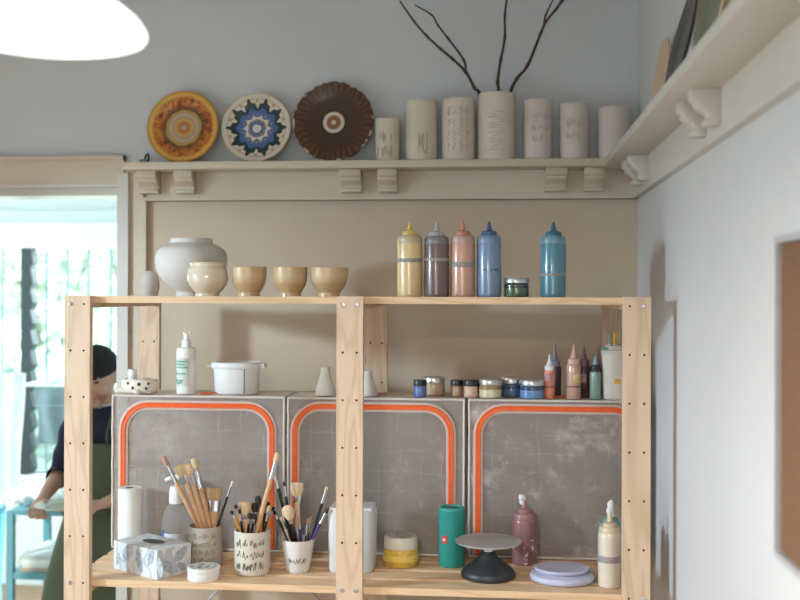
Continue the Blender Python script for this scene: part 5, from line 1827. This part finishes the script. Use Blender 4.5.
for s in (1, -1):
    hblob((s * .074, -.004, -.008), (.008, .018, .030)); hblob((s * .040, .062, -.035), (.022, .018, .022)); hblob((s * .030, .078, .030), (.022, .008, .006))
merge(body, hb_)
# hands: palm plus four unequal curled fingers and a thumb, round the plate rim
PC = W(.022, .305, .915)            # plate centre
def hand(s):
    w_, c_ = WR[s], HD[s]
    fwd = (c_ - w_).normalized()
    inn = (PC - c_); inn.z = 0; inn.normalize()
    side = fwd.cross(Vector((0, 0, 1))).normalized()
    if side.dot(Fv) < 0:
        side = -side
    up = Vector((0, 0, 1))
    bm = bmesh.new()
    merge(bm, skin([[(w_, .024), (w_.lerp(c_, .5), (.026, .019)), (c_, (.034, .015)), (c_ + fwd * .022, (.033, .013))]]))
    for i, L_ in enumerate((.066, .074, .070, .054)):
        o_ = (i - 1.5) * .0185
        b0 = c_ + fwd * .016 + side * (o_ * .8)
        b1 = c_ + fwd * (.042) + side * o_ - up * .010
        b2 = b1 + (inn * .75 + fwd * .5).normalized() * L_ * .45 - up * .010
        b3 = b2 + (inn * .9 + fwd * .2).normalized() * L_ * .36 + up * .003
        merge(bm, skin([[(b0, .0095), (b1, .0092), (b2, .0084), (b3, .0072)]]))
    t0 = c_ - fwd * .012 + side * -.020 + up * .004
    t0b = c_ + fwd * .006 + inn * .020 + up * .014
    t1 = t0b + (inn * .8 + fwd * .4).normalized() * .026 + up * .010
    t2 = t1 + (inn * .9 + fwd * .2).normalized() * .024 - up * .001
    merge(bm, skin([[(t0, .013), (t0b, .0125), (t1, .0102), (t2, .0085)]]))
    return bm
for s in (1, -1):
    merge(body, hand(s))
def skin_mat():
    k = NT('skin')
    n_ = k.noise(9, k.tc(), 3)
    k.color(k.ramp(n_, [(.3, (.46, .27, .195)), (.7, (.54, .33, .245))]))
    k.b.inputs['Roughness'].default_value = .5
    k.b.inputs['Subsurface Weight'].default_value = .08
    k.b.inputs['Subsurface Radius'].default_value = (.01, .004, .002)
    return k.m
figure = remesh(body, 'figure', skin_mat(), person, .0042, smooth_it=2)
eyeb = bmesh.new()
for s in (1, -1):
    vs = bmesh.ops.create_icosphere(eyeb, subdivisions=2, radius=1)['verts']
    for v in vs:
        v.co = HP(s * .030 + v.co.x * .014, .079 + v.co.y * .006, .012 + v.co.z * .0035)
obj('eyelashes', eyeb, plain('lash_dark', (.02, .014, .012), .6), person)
br_ = bmesh.new()
for s in (1, -1):
    tube(br_, [HP(s * .014, .091, .036), HP(s * .030, .089, .041), HP(s * .046, .078, .037)], .0035, 6)
obj('eyebrows', br_, plain('brow_dark', (.03, .02, .016), .8), person)
lp = bmesh.new()
tube(lp, [HP(-.020, .081, -.056), HP(-.008, .090, -.054), HP(.008, .090, -.054), HP(.020, .081, -.056)], .0045, 8)
obj('lips', lp, plain('lip_pink', (.40, .15, .12), .4), person)
# beanie
bn = bmesh.new()
g = bmesh.ops.create_uvsphere(bn, u_segments=40, v_segments=26, radius=1)
for v in g['verts']:
    x_, y_, z_ = v.co
    u = max(z_, .16 + .02 * y_)
    if z_ < .16:
        q = math.sqrt(max(0, 1 - .16 ** 2)) / max(1e-6, math.hypot(x_, y_)) if math.hypot(x_, y_) > .05 else 0
        x_, y_ = x_ * q * (.97 if z_ > -.2 else .5), y_ * q * (.97 if z_ > -.2 else .5)
    v.co = HP(x_ * .084, y_ * .104 - .004, u * .118 + .006)
obj('beanie', bn, plain('black_knit', (.010, .010, .013), .9, bump=.4, bscale=180), person, smooth=80)
# sweater
M_NAVY = plain('navy_knit', (.010, .014, .034), .9, var=.15, bump=.3, bscale=160)
def seg_d(p, a, b):
    d = b - a
    t = max(0.0, min(1.0, (p - a).dot(d) / d.length_squared))
    return (p - a - d * t).length
def sleeve_end(p):
    out = 9.0
    for q in (1, -1):
        cuff = EL[q].lerp(WR[q], .30)
        out = min(out, seg_d(p, cuff, WR[q]), seg_d(p, WR[q], HD[q] + (HD[q] - WR[q]) * 3))
    return out
sw = bmesh.new()
sw.from_mesh(figure.data)
sw.normal_update()
kill = []
for v in sw.verts:
    p = v.co + ROOT
    near_cuff = sleeve_end(p)
    arm = min(min(seg_d(p, SH[q], EL[q]), seg_d(p, EL[q], EL[q].lerp(WR[q], .30))) for q in (1, -1))
    if p.z > 1.272 or p.z < .83 or (near_cuff < .10 and near_cuff < arm and near_cuff < seg_d(p, W(0, 0, .8), W(0, 0, 1.2))):
        kill.append(v)
bmesh.ops.delete(sw, geom=kill, context='VERTS')
rdn = random.Random(2)
for v in sw.verts:
    q = v.co
    v.co = q + v.normal * (.013 + .004 * math.sin(q.z * 60 + q.x * 25) * math.sin(q.y * 40))
o = obj('sweater', sw, M_NAVY, person, smooth=80)
md = o.modifiers.new('s', 'SOLIDIFY'); md.thickness = .004; md.offset = -1
cb_ = bmesh.new()
cc = W(0, .022, 1.283) - ROOT
tube(cb_, [cc + Lv * (.054 * math.cos(a)) + Fv * (.056 * math.sin(a)) + Vector((0, 0, -.018 * math.sin(a))) for a in [2 * PI * i / 24 for i in range(24)]], .010, 8, closed=True)
obj('shirt_collar', cb_, plain('white_collar', (.6, .62, .64), .8), person, smooth=80)
# trousers and shoes
M_PANT = plain('dark_trousers', (.05, .07, .05), .9)
tr = [[(W(0, 0, .84), (.135, .112)), (W(0, 0, .74), (.135, .112))]]
for s in (1, -1):
    tr.append([1, (W(.088 * s, 0, .66), .098), (W(.090 * s, .02, .44), .072), (W(.090 * s, -.01, .12), .056)])
remesh(skin(tr), 'trousers', M_PANT, person, .01, smooth_it=3)
for s in (1, -1):
    sh_ = skin([[(W(.092 * s, -.05, .045), .042), (W(.094 * s, .05, .040), .042), (W(.098 * s, .15, .034), .036)]])
    for v in sh_.verts:
        v.co.z = max(v.co.z, .001)
    obj('shoe', sh_, plain('shoe_dark', (.03, .03, .035), .6), person, smooth=80)
# apron: bib and skirt wrapped round the front
M_APRON = plain('green_canvas', (.072, .095, .052), .9, var=.12, scale=7, bump=.35, bscale=240)
ab = bmesh.new(); rows = []
levels = [(1.135, R(38), .148, .142), (1.08, R(44), .158, .146), (.98, R(66), .158, .140), (.90, R(112), .160, .138), (.80, R(128), .195, .150), (.66, R(132), .245, .172), (.52, R(134), .285, .190), (.36, R(136), .315, .205)]
N_ = 34
for z, hw, a_, b_ in levels:
    row = []
    for i in range(N_ + 1):
        th = -hw + 2 * hw * i / N_
        fold = 1 + .035 * math.sin(th * 7 + z * 3) * max(0, (.85 - z) / .5)
        row.append(ab.verts.new(W(a_ * fold * math.sin(th), b_ * fold * math.cos(th), z) - ROOT))
    rows.append(row)
for A, B_ in zip(rows, rows[1:]):
    for i in range(N_):
        ab.faces.new((A[i], A[i + 1], B_[i + 1], B_[i]))
o = obj('apron', ab, M_APRON, person, smooth=80)
md = o.modifiers.new('s', 'SOLIDIFY'); md.thickness = .004
md = o.modifiers.new('u', 'SUBSURF'); md.levels = md.render_levels = 1
st = bmesh.new()
for s in (1, -1):
    tube(st, spline([W(.085 * s, .125, 1.125) - ROOT, W(.085 * s, .118, 1.19) - ROOT, W(.075 * s, .045, 1.285) - ROOT, W(.03 * s, -.062, 1.29) - ROOT], 6), .011, 8, flat=.35)
obj('apron_strap', st, M_APRON, person)
kn = bmesh.new()
blob(kn, W(-.06, .165, .86) - ROOT, (.030, .018, .024), 3)
tube(kn, spline([W(-.16, .05, .875) - ROOT, W(-.10, .14, .865) - ROOT, W(0, .158, .862) - ROOT, W(.10, .14, .87) - ROOT], 6), .012, 8)
obj('apron_tie', kn, M_APRON, person)
# the plate in her hands
pr = [(0, 0), (.045, 0), (.050, .003), (.098, .016), (.100, .019), (.097, .020), (.050, .007), (0, .006)]
o = obj('held_plate', lathe(pr, 48), clay('white_bisque_plate', (.66, .68, .64), .6), None, PC - Vector((0, 0, .006)), smooth=50)
tag(o, 'pale shallow plate held level in both hands by the person in the green apron', 'plate')
o2 = obj('clay_slab', cyl(.055, 0, .006, 30, .002), clay('greenish_clay', (.46, .50, .42), .8), None, PC + Vector((0, 0, .0012)), smooth=40)
tag(o2, 'round greenish clay piece lying on the plate the person holds', 'clay piece')

# ------------------------------------------------------------------ pendant lamp
DLP = 1.0
lx, lz = wx(46, DLP), wz(46, 35, DLP)
rl = (148 - 46) * mpp(46, DLP) * .99
t = thing('pendant_lamp', 'glowing white dome pendant lamp hanging near the ceiling', 'lamp', (lx, DLP, lz))
M_GLOW = glow('opal_glow', (1.0, .97, .93), 3.4)
rl *= .95
obj('opal_dome', lathe([(0, -.002), (rl * .9, -.002), (rl * .985, 0), (rl, .003), (rl * .985, .007), (rl * .92, .016), (rl * .78, .027), (rl * .6, .036), (rl * .36, .044), (.03, .048), (0, .048)], 60), M_GLOW, t, smooth=60)
obj('cap', lathe([(0, .046), (.034, .046), (.034, .06), (.022, .09), (.010, .10), (0, .10)], 30), M_WHITEPL, t)
bm = bmesh.new(); tube(bm, [(0, 0, .095), (0, 0, CEIL - lz - .02)], .003, 8); obj('cord', bm, M_WHITEPL, t)
obj('ceiling_rose', lathe([(0, CEIL - lz - .03), (.05, CEIL - lz - .03), (.05, CEIL - lz - .005), (0, CEIL - lz - .0005)], 30), M_WHITEPL, t)

# ------------------------------------------------------------------ light
def area(name, loc, target, sx, sy, power, col):
    ld = bpy.data.lights.new(name, 'AREA')
    ld.shape = 'RECTANGLE'; ld.size = sx; ld.size_y = sy
    ld.energy = power; ld.color = col
    o = bpy.data.objects.new(name, ld); COL.objects.link(o)
    o.location = loc
    o.rotation_euler = (Vector(target) - Vector(loc)).to_track_quat('-Z', 'Y').to_euler()
    return o
area('window_daylight', (-3.6, 1.25, 2.22), (.47, 2.7, 1.60), .20, .26, 112, (.635, .83, 1.0))
area('rear_warm_fill', (-.3, -2.32, 1.6), (-.3, 2, 1.5), 1.1, 1.3, 11, (1.0, .79, .68))  # added warm fill behind the camera; no known window there
pl = bpy.data.lights.new('pendant_bulb', 'AREA'); pl.shape = 'DISK'; pl.size = .17; pl.energy = 26; pl.color = (1, .85, .745)
po = bpy.data.objects.new('pendant_bulb', pl); COL.objects.link(po); po.location = (lx, DLP, lz - .004)
area('sunroom_daylight', (-2.5, 6.6, 2.1), (-2.4, 4.0, .9), 2.2, 1.4, 115, (.80, .96, 1.0))
sd = bpy.data.lights.new('sun', 'SUN'); sd.energy = 5.0; sd.angle = R(2); sd.color = (1, .96, .88)
so = bpy.data.objects.new('sun', sd); COL.objects.link(so); so.rotation_euler = (R(35), R(-25), 0)
w = bpy.data.worlds.new('world'); SC.world = w; w.use_nodes = True
nt = w.node_tree; bg = nt.nodes['Background']
bg.inputs[0].default_value = (.76, .95, 1.0, 1); bg.inputs[1].default_value = 3.7
